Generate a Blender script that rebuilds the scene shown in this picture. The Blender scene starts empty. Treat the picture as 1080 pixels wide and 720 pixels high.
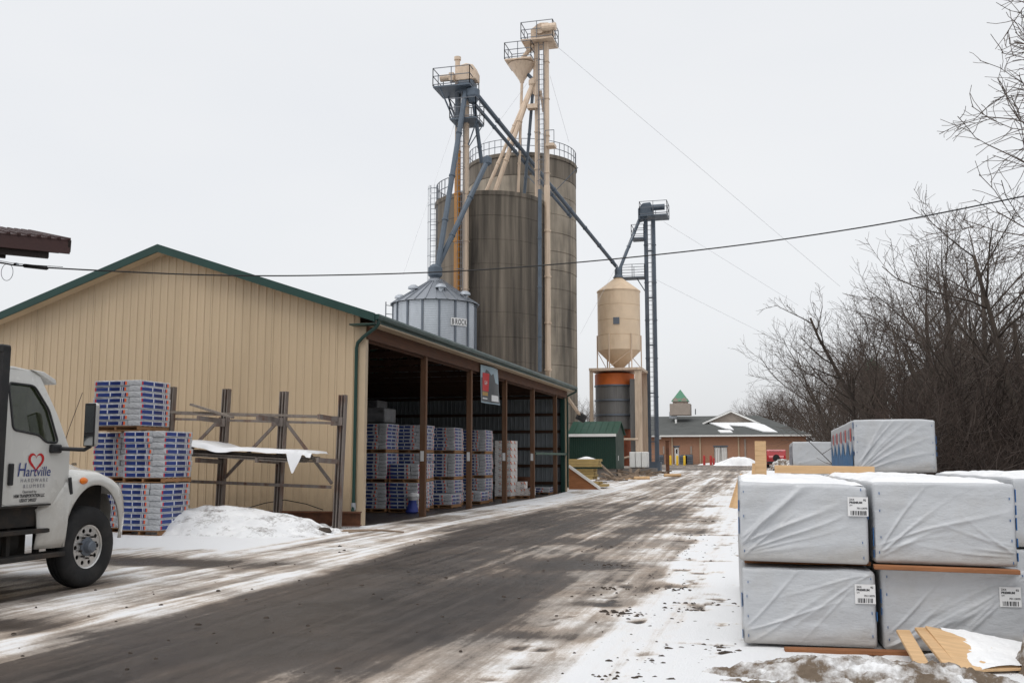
import bpy, bmesh, math, random
import numpy as np
from mathutils import Vector, Matrix

# ------------------------------------------------------------------ camera
scene = bpy.context.scene
CAM_H = 1.68
FPX = 1040.0                         # focal length in pixels of a 1080 wide picture
PHI = math.atan(124 / FPX)           # tilt up
ALPHA = math.atan(275 * math.cos(PHI) / FPX)   # turned left of the road direction (+Y)
cd = bpy.data.cameras.new('camera')
cam = bpy.data.objects.new('camera', cd)
scene.collection.objects.link(cam)
cam.location = (0, 0, CAM_H)
cam.rotation_euler = (math.pi / 2 + PHI, 0, ALPHA)
cd.sensor_width = 36.0
cd.lens = FPX / 1080 * 36.0
cd.clip_start = 0.1
cd.clip_end = 3000
scene.camera = cam

# ------------------------------------------------------------------ world, sun, exposure
SUN_EL, SUN_AZ = math.radians(62), math.radians(200)     # azimuth clockwise from +Y
w = bpy.data.worlds.new('World'); scene.world = w; w.use_nodes = True
nt = w.node_tree; nt.nodes.clear()
sky = nt.nodes.new('ShaderNodeTexSky'); sky.sky_type = 'NISHITA'; sky.sun_disc = False
sky.sun_elevation = SUN_EL; sky.sun_rotation = SUN_AZ
sky.air_density = 1.0; sky.dust_density = 3.0
bg1 = nt.nodes.new('ShaderNodeBackground'); bg1.inputs['Strength'].default_value = 0.05
hsv = nt.nodes.new('ShaderNodeHueSaturation'); hsv.inputs['Saturation'].default_value = 0.25
nt.links.new(sky.outputs[0], hsv.inputs['Color']); nt.links.new(hsv.outputs[0], bg1.inputs['Color'])
# cloud deck: soft grey-white, faint large mottling
tc = nt.nodes.new('ShaderNodeTexCoord')
nz = nt.nodes.new('ShaderNodeTexNoise'); nz.inputs['Scale'].default_value = 2.2; nz.inputs['Detail'].default_value = 3
mp_ = nt.nodes.new('ShaderNodeMapping'); mp_.inputs['Scale'].default_value = (1, 1, 2.5)
nt.links.new(tc.outputs['Generated'], mp_.inputs[0]); nt.links.new(mp_.outputs[0], nz.inputs['Vector'])
cr = nt.nodes.new('ShaderNodeValToRGB')
cr.color_ramp.elements[0].position = 0.30; cr.color_ramp.elements[0].color = (0.715, 0.73, 0.755, 1)
cr.color_ramp.elements[1].position = 0.72; cr.color_ramp.elements[1].color = (0.775, 0.78, 0.785, 1)
nt.links.new(nz.outputs['Fac'], cr.inputs[0])
bg2 = nt.nodes.new('ShaderNodeBackground'); bg2.inputs['Strength'].default_value = 1.0
sep = nt.nodes.new('ShaderNodeSeparateXYZ'); nt.links.new(tc.outputs['Generated'], sep.inputs[0])
ovc = nt.nodes.new('ShaderNodeMapRange'); nt.links.new(sep.outputs[2], ovc.inputs[0])
for i_, v_ in enumerate((0.0, 1.0, 0.85, 1.07)): ovc.inputs[1 + i_].default_value = v_
nt.links.new(ovc.outputs[0], bg2.inputs['Strength'])
nt.links.new(cr.outputs[0], bg2.inputs['Color'])
addS = nt.nodes.new('ShaderNodeAddShader')
out = nt.nodes.new('ShaderNodeOutputWorld')
nt.links.new(bg1.outputs[0], addS.inputs[0]); nt.links.new(bg2.outputs[0], addS.inputs[1])
nt.links.new(addS.outputs[0], out.inputs['Surface'])

sd = bpy.data.lights.new('sun', 'SUN'); sd.energy = 1.25; sd.angle = math.radians(40); sd.color = (1.0, 0.97, 0.93)
so = bpy.data.objects.new('sun', sd); scene.collection.objects.link(so)
sdir = Vector((math.sin(SUN_AZ) * math.cos(SUN_EL), math.cos(SUN_AZ) * math.cos(SUN_EL), math.sin(SUN_EL)))
so.rotation_euler = sdir.to_track_quat('Z', 'Y').to_euler(); so.location = (20, -10, 40)

vs = scene.view_settings
vs.view_transform = 'Standard'; vs.look = 'None'; vs.exposure = 0.0; vs.gamma = 1.0; vs.use_curve_mapping = False

# ------------------------------------------------------------------ helpers
rng = random.Random(7)
C = scene.collection
FW = Vector((-math.sin(ALPHA) * math.cos(PHI), math.cos(ALPHA) * math.cos(PHI), math.sin(PHI)))
RT = Vector((math.cos(ALPHA), math.sin(ALPHA), 0)); UP = RT.cross(FW)
EYE = Vector((0, 0, CAM_H))
def at(px, py, Y):
    """world point on the plane y = Y that the photograph shows at (px, py)"""
    d = FW * FPX + RT * (px - 540) - UP * (py - 360)
    return EYE + d * (Y / d.y)
def mpp(P):
    return (Vector(P) - EYE).dot(FW) / FPX          # metres per picture pixel at P
def gz(Y):
    """the yard is level, then the road climbs gently behind the shed"""
    t = Y - 42.0
    if t <= 0: return 0.0
    if t > 90: t = 90
    return 0.0155 * (t * t / (t + 6.0)) * 1.07

class MB:
    def __init__(s): s.v = []; s.f = []; s.uv = None
    def add(s, vs_, fs):
        n = len(s.v); s.v += [tuple(p) for p in vs_]; s.f += [tuple(i + n for i in q) for q in fs]; return s
    def box(s, cx, cy, cz, sx, sy, sz, rz=0.0, rx=0.0, ry=0.0):
        M = Matrix.Translation((cx, cy, cz)) @ Matrix.Rotation(rz, 4, 'Z') @ Matrix.Rotation(ry, 4, 'Y') @ Matrix.Rotation(rx, 4, 'X')
        P = [M @ Vector((a * sx / 2, b * sy / 2, c * sz / 2)) for c in (-1, 1) for b in (-1, 1) for a in (-1, 1)]
        return s.add(P, [(0, 2, 3, 1), (4, 5, 7, 6), (0, 1, 5, 4), (2, 6, 7, 3), (0, 4, 6, 2), (1, 3, 7, 5)])
    def box2(s, x0, y0, z0, x1, y1, z1):
        return s.box((x0 + x1) / 2, (y0 + y1) / 2, (z0 + z1) / 2, abs(x1 - x0), abs(y1 - y0), abs(z1 - z0))
    def bar(s, p0, p1, wd, ht, up=(0, 0, 1)):
        p0, p1 = Vector(p0), Vector(p1); d = (p1 - p0).normalized(); u = Vector(up)
        r = d.cross(u)
        if r.length < 1e-4: r = d.cross(Vector((0, 1, 0)))
        r.normalize(); u = r.cross(d).normalized()
        P = [q + r * (a * wd / 2) + u * (b * ht / 2) for q in (p0, p1) for a, b in ((-1, -1), (1, -1), (1, 1), (-1, 1))]
        return s.add(P, [(3, 2, 1, 0), (4, 5, 6, 7), (0, 1, 5, 4), (1, 2, 6, 5), (2, 3, 7, 6), (3, 0, 4, 7)])
    def tube(s, pts, r, n=8, caps=True):
        pts = [Vector(p) for p in pts]; k = len(pts)
        rr = r if isinstance(r, (list, tuple)) else [r] * k
        P = []; ref = None
        for i in range(k):
            d = (pts[min(i + 1, k - 1)] - pts[max(i - 1, 0)])
            d = d.normalized() if d.length > 1e-9 else Vector((0, 0, 1))
            if ref is None: ref = Vector((0, 0, 1)) if abs(d.z) < 0.9 else Vector((1, 0, 0))
            a = d.cross(ref).normalized(); b = a.cross(d).normalized(); ref = b
            for j in range(n):
                t = 2 * math.pi * j / n
                P.append(pts[i] + (a * math.cos(t) + b * math.sin(t)) * rr[i])
        F = []
        for i in range(k - 1):
            for j in range(n):
                j2 = (j + 1) % n
                F.append((i * n + j, i * n + j2, (i + 1) * n + j2, (i + 1) * n + j))
        if caps: F.append(tuple(range(n - 1, -1, -1))); F.append(tuple((k - 1) * n + j for j in range(n)))
        return s.add(P, F)
    def cyl(s, p0, p1, r0, r1=None, n=12, caps=True):
        return s.tube([p0, p1], [r0, r0 if r1 is None else r1], n, caps)
    def lathe(s, prof, n, cx=0, cy=0, cz=0, axis='Z', close=True):
        P = []
        for (r, z) in prof:
            for j in range(n):
                t = 2 * math.pi * j / n
                if axis == 'Z': P.append((cx + r * math.cos(t), cy + r * math.sin(t), cz + z))
                else: P.append((cx + z, cy + r * math.cos(t), cz + r * math.sin(t)))
        F = []
        for i in range(len(prof) - 1):
            for j in range(n):
                j2 = (j + 1) % n
                F.append((i * n + j, i * n + j2, (i + 1) * n + j2, (i + 1) * n + j))
        if close:
            F.append(tuple(range(n - 1, -1, -1))); F.append(tuple((len(prof) - 1) * n + j for j in range(n)))
        return s.add(P, F)
    def prism(s, poly, vec):
        n = len(poly); v = Vector(vec)
        P = [Vector(p) for p in poly] + [Vector(p) + v for p in poly]
        F = [tuple(range(n - 1, -1, -1)), tuple(range(n, 2 * n))] + [(i, (i + 1) % n, n + (i + 1) % n, n + i) for i in range(n)]
        return s.add(P, F)
    def mesh(s, name):
        me = bpy.data.meshes.new(name); me.from_pydata(s.v, [], s.f); me.update(); return me

def wloc(o):
    v = Vector((0, 0, 0))
    while o is not None: v = v + o.location; o = o.parent
    return v
def fixn(me):
    bm = bmesh.new(); bm.from_mesh(me); bmesh.ops.recalc_face_normals(bm, faces=bm.faces); bm.to_mesh(me); bm.free()
def obj(name, mb, mat, parent=None, loc=None, smooth=False, bevel=0.0, ang=35, recalc=True, segs=1):
    """world-space builder -> one mesh object; child coordinates are made relative to the parent"""
    org = Vector(loc) if loc is not None else (wloc(parent) if parent is not None else Vector((0, 0, 0)))
    if isinstance(mb, MB):
        mb.v = [(p[0] - org.x, p[1] - org.y, p[2] - org.z) for p in mb.v]
        me = mb.mesh(name)
        if recalc: fixn(me)
    else: me = mb
    if mat is not None and not me.materials: me.materials.append(mat)
    o = bpy.data.objects.new(name, me); C.objects.link(o)
    if parent is not None:
        o.parent = parent; o.location = org - wloc(parent)
    else: o.location = org
    if smooth:
        for p in me.polygons: p.use_smooth = True
        me.set_sharp_from_angle(angle=math.radians(ang))
    if bevel:
        b = o.modifiers.new('bevel', 'BEVEL'); b.width = bevel; b.segments = segs; b.limit_method = 'ANGLE'
    return o
def tag(o, label, cat, group=None, kind=None):
    if label: o['label'] = label
    if cat: o['category'] = cat
    if group: o['group'] = group
    if kind: o['kind'] = kind
    return o
def thing(name, label, cat, loc=(0, 0, 0), group=None, rz=0.0):
    o = bpy.data.objects.new(name, None); C.objects.link(o); o.location = loc; o.rotation_euler = (0, 0, rz)
    o.empty_display_size = 0.2
    return tag(o, label, cat, group)
def share(name, me, parent, loc=(0, 0, 0), rz=0.0, scale=(1, 1, 1)):
    o = bpy.data.objects.new(name, me); C.objects.link(o); o.parent = parent; o.location = loc
    o.rotation_euler = (0, 0, rz); o.scale = scale; return o
def text(name, body, size, M, mat, parent, depth=0.001, shear=0.0, sx=1.0, align='CENTER', offset=0.0):
    cu = bpy.data.curves.new('lettering', 'FONT'); cu.body = body; cu.size = size; cu.align_x = align
    cu.extrude = depth; cu.shear = shear; cu.offset = offset
    t = bpy.data.objects.new('lettering', cu); C.objects.link(t)
    bpy.context.view_layer.update()
    me = bpy.data.meshes.new_from_object(t.evaluated_get(bpy.context.evaluated_depsgraph_get()))
    bpy.data.objects.remove(t)
    me.transform(M @ Matrix.Diagonal((sx, 1, 1, 1)))
    me.transform(Matrix.Translation(-wloc(parent)))
    me.materials.clear(); me.materials.append(mat)
    o = bpy.data.objects.new(name, me); C.objects.link(o); o.parent = parent
    return o
def frame(origin, xdir, ydir):
    x = Vector(xdir).normalized(); y = Vector(ydir).normalized(); z = x.cross(y)
    M = Matrix((x, y, z)).transposed().to_4x4(); M.translation = Vector(origin); return M

# ------------------------------------------------------------------ materials
def N(nt, t, **kw):
    n = nt.nodes.new(t)
    for k, v in kw.items(): setattr(n, k, v)
    return n
def mixc(nt, fac, a, b, mode='MIX'):
    m = nt.nodes.new('ShaderNodeMix'); m.data_type = 'RGBA'; m.blend_type = mode
    for s, v in ((0, fac), (6, a), (7, b)):
        if hasattr(v, 'type') and hasattr(v, 'node'): nt.links.new(v, m.inputs[s])
        elif s == 0: m.inputs[0].default_value = v
        else: m.inputs[s].default_value = (*v[:3], 1)
    return m.outputs[2]
def math_(nt, op, a, b=None, clamp=False):
    m = nt.nodes.new('ShaderNodeMath'); m.operation = op; m.use_clamp = clamp
    for i, v in enumerate((a, b)):
        if v is None: continue
        if hasattr(v, 'node'): nt.links.new(v, m.inputs[i])
        else: m.inputs[i].default_value = v
    return m.outputs[0]
def mrange(nt, v, a, b, c=0.0, d=1.0):
    m = nt.nodes.new('ShaderNodeMapRange'); nt.links.new(v, m.inputs[0])
    for i, x in enumerate((a, b, c, d)): m.inputs[1 + i].default_value = x
    return m.outputs[0]
def noise_(nt, vec, scale, detail=4, stretch=None, rough=0.55):
    if stretch:
        mp = nt.nodes.new('ShaderNodeMapping'); mp.inputs['Scale'].default_value = stretch
        nt.links.new(vec, mp.inputs[0]); vec = mp.outputs[0]
    n = nt.nodes.new('ShaderNodeTexNoise'); n.inputs['Scale'].default_value = scale
    n.inputs['Detail'].default_value = detail; n.inputs['Roughness'].default_value = rough
    nt.links.new(vec, n.inputs['Vector']); return n.outputs['Fac']
def newmat(name):
    m = bpy.data.materials.new(name); m.use_nodes = True; nt = m.node_tree; nt.nodes.clear()
    b = nt.nodes.new('ShaderNodeBsdfPrincipled'); o = nt.nodes.new('ShaderNodeOutputMaterial')
    nt.links.new(b.outputs[0], o.inputs[0]); return m, nt, b
def mat(name, col, rough=0.7, metal=0.0, var=0.18, scale=3.0, stretch=None, bump=0.0, bscale=40.0, bstretch=None,
        dirt=None, rand=0.0, spec=0.4, coat=0.0, world=False, splash=None):
    """dirt = (colour, amount 0..1, scale, stretch)"""
    m, nt, b = newmat(name)
    if world: vec = N(nt, 'ShaderNodeNewGeometry').outputs['Position']
    else: vec = N(nt, 'ShaderNodeTexCoord').outputs['Object']
    n1 = noise_(nt, vec, scale, 5, stretch)
    f = mrange(nt, n1, 0.25, 0.75)
    lo = [c * (1 - var) for c in col]; hi = [min(1, c * (1 + var)) for c in col]
    c = mixc(nt, f, lo, hi)
    if dirt:
        dc, amt, ds, dst = dirt
        n2 = noise_(nt, vec, ds, 6, dst, 0.65)
        c = mixc(nt, math_(nt, 'MULTIPLY', mrange(nt, n2, 0.48, 0.68), amt), c, dc)
    if splash:
        sc, sh, sa = splash
        sz = nt.nodes.new('ShaderNodeSeparateXYZ'); nt.links.new(vec, sz.inputs[0])
        sn = math_(nt, 'ADD', mrange(nt, sz.outputs[2], 0.0, sh, 0.62, 0.0), math_(nt, 'MULTIPLY', noise_(nt, vec, 3.5, 7, (1, 1, 0.7), 0.7), 0.6))
        c = mixc(nt, mrange(nt, sn, 0.45, 0.85, 0, sa), c, sc)
    if rand:
        r = N(nt, 'ShaderNodeObjectInfo').outputs['Random']
        k = mrange(nt, r, 0, 1, 1 - rand, 1 + rand)
        cc = nt.nodes.new('ShaderNodeCombineColor')
        for i in range(3): nt.links.new(k, cc.inputs[i])
        c = mixc(nt, 1.0, c, cc.outputs[0], 'MULTIPLY')
    nt.links.new(c, b.inputs['Base Color'])
    nt.links.new(mrange(nt, n1, 0.2, 0.8, max(0.05, rough - 0.08), min(1, rough + 0.08)), b.inputs['Roughness'])
    b.inputs['Metallic'].default_value = metal
    b.inputs['Specular IOR Level'].default_value = spec
    b.inputs['Coat Weight'].default_value = coat
    if bump:
        bn = noise_(nt, vec, bscale, 4, bstretch)
        bp = nt.nodes.new('ShaderNodeBump'); bp.inputs['Strength'].default_value = bump; bp.inputs['Distance'].default_value = 0.02
        nt.links.new(bn, bp.inputs['Height']); nt.links.new(bp.outputs[0], b.inputs['Normal'])
    return m

M = {}
M['siding'] = mat('tan_siding', (0.50, 0.385, 0.255), 0.45, 0, 0.06, 0.6, (1, 1, 0.3), rand=0.035, splash=((0.26, 0.20, 0.14), 1.3, 0.6), dirt=((0.38, 0.285, 0.18), 0.35, 0.9, (1.5, 1, 0.25)))
M['sidingtrim'] = mat('tan_trim', (0.47, 0.37, 0.255), 0.5, 0, 0.06, 2)
M['green'] = mat('green_trim', (0.010, 0.042, 0.034), 0.4, 0, 0.15, 2)
M['roofgreen'] = mat('green_roof', (0.014, 0.06, 0.042), 0.45, 0, 0.12, 1)
M['header'] = mat('stained_header', (0.085, 0.036, 0.018), 0.8, 0, 0.3, 2, (6, 1, 6), 0.3, 30, (1, 0.1, 1))
M['post'] = mat('weathered_post', (0.135, 0.068, 0.036), 0.85, 0, 0.3, 3, (8, 8, 0.6), 0.3, 40, (1, 1, 0.08), dirt=((0.14, 0.105, 0.08), 0.5, 1.2, (2, 2, 0.5)))
M['rafter'] = mat('old_rafter', (0.05, 0.024, 0.014), 0.9, 0, 0.3, 3)
M['inner'] = mat('inner_sheet', (0.20, 0.22, 0.235), 0.5, 0.2, 0.12, 1.5)
M['conc_dark'] = mat('dark_silo_concrete', (0.138, 0.117, 0.094), 0.95, 0, 0.65, 1.3, (2.0, 2.0, 0.09), 0.5, 6, (2, 2, 0.6), dirt=((0.034, 0.030, 0.027), 0.9, 0.7, (1.3, 1.3, 0.07)))
M['conc_light'] = mat('tall_silo_concrete', (0.285, 0.245, 0.195), 0.95, 0, 0.35, 1.2, (1, 1, 0.4), 0.3, 6, None, dirt=((0.05, 0.045, 0.04), 0.95, 0.6, (1.0, 1.0, 0.06)))
M['galv'] = mat('galvanised', (0.45, 0.48, 0.52), 0.42, 0.55, 0.12, 1.2, (1, 1, 0.5), dirt=((0.30, 0.32, 0.34), 0.4, 1.5, (1, 1, 0.3)))
M['galvdark'] = mat('galvanised_roof', (0.26, 0.28, 0.31), 0.45, 0.5, 0.12, 1.5)
M['stiff'] = mat('bin_stiffener', (0.14, 0.16, 0.19), 0.5, 0.4, 0.1, 2)
M['beige'] = mat('beige_steel', (0.58, 0.455, 0.345), 0.55, 0, 0.1, 1.2, (2, 2, 0.4), dirt=((0.32, 0.22, 0.15), 0.5, 1.4, (3, 3, 0.3)))
M['slate'] = mat('slate_steel', (0.085, 0.108, 0.138), 0.5, 0.1, 0.2, 2)
M['rail'] = mat('grey_rail', (0.16, 0.17, 0.19), 0.5, 0.3, 0.1, 3)
M['orangepipe'] = mat('orange_pipe', (0.50, 0.22, 0.03), 0.55, 0, 0.15, 2)
M['cream'] = mat('cream_bin', (0.66, 0.51, 0.36), 0.55, 0, 0.08, 0.9, None, dirt=((0.45, 0.30, 0.18), 0.35, 1.0, (1.2, 1.2, 0.3)))
M['greybin'] = mat('grey_bin', (0.17, 0.165, 0.16), 0.6, 0.25, 0.2, 1.2, (3, 3, 0.3), dirt=((0.10, 0.095, 0.09), 0.6, 1.2, (3, 3, 0.2)))
M['orange'] = mat('orange_band', (0.55, 0.13, 0.025), 0.55, 0, 0.1, 2)
M['rustred'] = mat('rust_red', (0.26, 0.075, 0.035), 0.8, 0, 0.3, 3)
M['white'] = mat('white_paint', (0.74, 0.74, 0.72), 0.5, 0, 0.06, 2)
M['dgreen'] = mat('dark_green_shed', (0.007, 0.032, 0.021), 0.5, 0, 0.12, 2)
M['dgreenroof'] = mat('green_shed_roof', (0.013, 0.062, 0.040), 0.45, 0, 0.1, 2)
M['ylum'] = mat('treated_lumber', (0.40, 0.29, 0.12), 0.8, 0, 0.2, 3, (1, 4, 8), rand=0.15)
M['pine'] = mat('fresh_pine', (0.60, 0.40, 0.22), 0.75, 0, 0.14, 5, (0.6, 6, 6), 0.15, 30, (0.2, 4, 4), dirt=((0.40, 0.23, 0.10), 0.5, 2.0, (0.4, 4, 4)), rand=0.08)
M['oldboard'] = mat('stained_board', (0.27, 0.115, 0.05), 0.85, 0, 0.3, 4, (0.6, 6, 6), 0.25, 30, (0.2, 4, 4), rand=0.2)
M['greywood'] = mat('grey_wood', (0.21, 0.18, 0.155), 0.9, 0, 0.25, 3, (6, 6, 0.6), 0.25, 30)
M['rust'] = mat('rusty_steel', (0.13, 0.055, 0.03), 0.9, 0.1, 0.4, 4, None, 0.2, 30, None, dirt=((0.05, 0.028, 0.02), 0.7, 3, None))
M['racksteel'] = mat('weathered_rack_steel', (0.20, 0.172, 0.155), 0.8, 0.05, 0.25, 3, (2, 2, 0.6), 0.1, 30, None, dirt=((0.12, 0.05, 0.025), 0.8, 2.2, (2, 2, 0.8)))
M['tarp'] = mat('white_sheet', (0.72, 0.73, 0.75), 0.55, 0, 0.05, 2)
M['wrap'] = mat('white_lumber_wrap', (0.47, 0.485, 0.505), 0.38, 0, 0.06, 2.2, None, 0.22, 30, (1, 1, 2), dirt=((0.33, 0.31, 0.28), 0.30, 2.4, None), spec=0.45, splash=((0.30, 0.26, 0.21), 0.22, 0.5))
M['wrapblue'] = mat('blue_wrap_edge', (0.02, 0.10, 0.27), 0.5, 0, 0.3, 8)
M['printblue'] = mat('blue_print', (0.025, 0.11, 0.24), 0.5, 0, 0.25, 3)
M['printred'] = mat('red_print', (0.55, 0.06, 0.05), 0.5, 0, 0.1, 3)
M['ink'] = mat('black_ink', (0.03, 0.03, 0.035), 0.6, 0, 0.1, 3)
M['greyink'] = mat('grey_ink', (0.22, 0.22, 0.25), 0.6, 0, 0.1, 3)
M['navyink'] = mat('navy_ink', (0.03, 0.05, 0.20), 0.5, 0, 0.1, 3)
M['redink'] = mat('red_ink', (0.50, 0.012, 0.015), 0.45, 0, 0.1, 3)
M['paper'] = mat('white_paper', (0.70, 0.70, 0.70), 0.6, 0, 0.04, 3)
M['pallet'] = mat('pallet_wood', (0.30, 0.16, 0.075), 0.85, 0, 0.3, 4, None, 0.2, 30, None, rand=0.2)
M['truck'] = mat('white_truck_paint', (0.62, 0.615, 0.585), 0.28, 0, 0.03, 1.5, None, splash=((0.30, 0.26, 0.21), 1.9, 0.6), dirt=((0.50, 0.47, 0.42), 0.25, 1.2, (1, 1, 2)), coat=0.5)
M['black'] = mat('black_steel', (0.014, 0.014, 0.015), 0.5, 0, 0.3, 4, None, dirt=((0.06, 0.052, 0.045), 0.4, 3, None))
M['plastic'] = mat('black_plastic', (0.018, 0.018, 0.02), 0.45, 0, 0.2, 4)
M['chassis'] = mat('dirty_chassis', (0.022, 0.02, 0.018), 0.8, 0, 0.4, 4, None, dirt=((0.075, 0.05, 0.035), 0.6, 3, None))
M['rubber'] = mat('tyre_rubber', (0.018, 0.018, 0.019), 0.85, 0, 0.3, 5, None, 0.1, 40, None, dirt=((0.06, 0.055, 0.05), 0.35, 4, None))
M['alu'] = mat('aluminium_rim', (0.62, 0.61, 0.59), 0.35, 0.85, 0.08, 3)
M['amber'] = mat('amber_lens', (0.80, 0.20, 0.02), 0.3, 0, 0.1, 5)
M['mirror'] = mat('mirror_glass', (0.55, 0.57, 0.58), 0.06, 1.0, 0.02, 1)
M['brick'] = None
M['shingle'] = mat('grey_shingles', (0.075, 0.079, 0.076), 0.9, 0, 0.25, 0.8, None, 0.2, 6, None)
M['stone'] = mat('taupe_siding', (0.33, 0.28, 0.24), 0.8, 0, 0.1, 2)
M['greencop'] = mat('green_cupola_roof', (0.05, 0.19, 0.11), 0.5, 0, 0.1, 2)
M['yellow'] = mat('yellow_bollard', (0.72, 0.46, 0.03), 0.5, 0, 0.1, 3)
M['red'] = mat('red_bollard', (0.40, 0.035, 0.03), 0.5, 0, 0.1, 3)
M['suv'] = mat('red_car_paint', (0.40, 0.02, 0.025), 0.3, 0, 0.05, 2, coat=0.6)
M['darkglass'] = mat('dark_glass', (0.015, 0.018, 0.02), 0.08, 0, 0.1, 2, spec=0.8)
M['bark'] = mat('winter_bark', (0.06, 0.047, 0.038), 0.95, 0, 0.3, 3, (3, 3, 0.6), world=False)
M['twig'] = mat('winter_twig', (0.085, 0.066, 0.055), 0.95, 0, 0.25, 2)
M['twigdark'] = mat('thicket_twig', (0.045, 0.032, 0.026), 0.95, 0, 0.35, 0.6)
M['barn'] = mat('brown_barn_wall', (0.032, 0.024, 0.02), 0.9, 0, 0.2, 1, (3, 3, 0.4))
M['cable'] = mat('cable_black', (0.012, 0.012, 0.013), 0.6, 0, 0.1, 3)
M['wire'] = mat('thin_wire', (0.55, 0.56, 0.58), 0.5, 0.3, 0.1, 3)
M['canopy'] = mat('oxblood_canopy', (0.045, 0.018, 0.016), 0.6, 0, 0.2, 3)
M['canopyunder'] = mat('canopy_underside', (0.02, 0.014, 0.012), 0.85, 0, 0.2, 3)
M['concrete'] = mat('concrete', (0.17, 0.15, 0.135), 0.9, 0, 0.2, 3)
M['debris'] = mat('debris_wood', (0.20, 0.15, 0.11), 0.9, 0, 0.4, 4, rand=0.35)
M['clod'] = mat('mud_clod', (0.055, 0.042, 0.033), 0.95, 0, 0.4, 8, None, 0.4, 30)

def snowmat(name, dirt_amt, dcol=(0.16, 0.125, 0.095), dscale=1.4):
    m, nt, b = newmat(name)
    vec = N(nt, 'ShaderNodeNewGeometry').outputs['Position']
    c = mixc(nt, mrange(nt, noise_(nt, vec, 2.5, 5), 0.3, 0.7), (0.70, 0.71, 0.725), (0.83, 0.835, 0.84))
    d = math_(nt, 'ADD', noise_(nt, vec, dscale, 7, None, 0.7), math_(nt, 'MULTIPLY', noise_(nt, vec, 14, 4), 0.25))
    c = mixc(nt, mrange(nt, d, 0.80 - dirt_amt, 0.95 - dirt_amt * 0.8), c, dcol)
    nt.links.new(c, b.inputs['Base Color']); b.inputs['Roughness'].default_value = 0.85
    b.inputs['Specular IOR Level'].default_value = 0.2
    bp = nt.nodes.new('ShaderNodeBump'); bp.inputs['Strength'].default_value = 0.5; bp.inputs['Distance'].default_value = 0.03
    nt.links.new(noise_(nt, vec, 22, 5), bp.inputs['Height']); nt.links.new(bp.outputs[0], b.inputs['Normal'])
    return m
M['snow'] = snowmat('snow', 0.02)
M['snowdirty'] = snowmat('dirty_snow', 0.155, (0.12, 0.095, 0.078), 1.6)
M['snowmud'] = snowmat('muddy_snow', 0.34, (0.15, 0.115, 0.085), 3.2)

def brickmat():
    m, nt, b = newmat('red_brick')
    vec = N(nt, 'ShaderNodeTexCoord').outputs['Object']
    mp = nt.nodes.new('ShaderNodeMapping'); mp.inputs['Rotation'].default_value = (math.radians(90), 0, 0); nt.links.new(vec, mp.inputs[0])
    bt = nt.nodes.new('ShaderNodeTexBrick'); bt.inputs['Scale'].default_value = 4.0
    bt.inputs['Color1'].default_value = (0.42, 0.225, 0.145, 1); bt.inputs['Color2'].default_value = (0.36, 0.19, 0.12, 1)
    bt.inputs['Mortar'].default_value = (0.28, 0.17, 0.115, 1); bt.inputs['Mortar Size'].default_value = 0.015
    nt.links.new(mp.outputs[0], bt.inputs['Vector'])
    c = mixc(nt, mrange(nt, noise_(nt, vec, 0.5, 4), 0.3, 0.7, 0, 0.35), bt.outputs[0], (0.36, 0.20, 0.13))
    nt.links.new(c, b.inputs['Base Color']); b.inputs['Roughness'].default_value = 0.9
    return m
M['brick'] = brickmat()

def glassmat():
    m = bpy.data.materials.new('tinted_window'); m.use_nodes = True; nt = m.node_tree; nt.nodes.clear()
    o = nt.nodes.new('ShaderNodeOutputMaterial'); g = nt.nodes.new('ShaderNodeBsdfGlossy'); t = nt.nodes.new('ShaderNodeBsdfTransparent')
    g.inputs['Roughness'].default_value = 0.03; t.inputs['Color'].default_value = (0.20, 0.25, 0.22, 1)
    n = noise_(nt, N(nt, 'ShaderNodeTexCoord').outputs['Object'], 1.5, 2)
    f = mrange(nt, n, 0.3, 0.7, 0.06, 0.11)
    mx = nt.nodes.new('ShaderNodeMixShader'); nt.links.new(f, mx.inputs[0]); nt.links.new(t.outputs[0], mx.inputs[1]); nt.links.new(g.outputs[0], mx.inputs[2])
    nt.links.new(mx.outputs[0], o.inputs[0]); return m
M['glass'] = glassmat()

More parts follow.
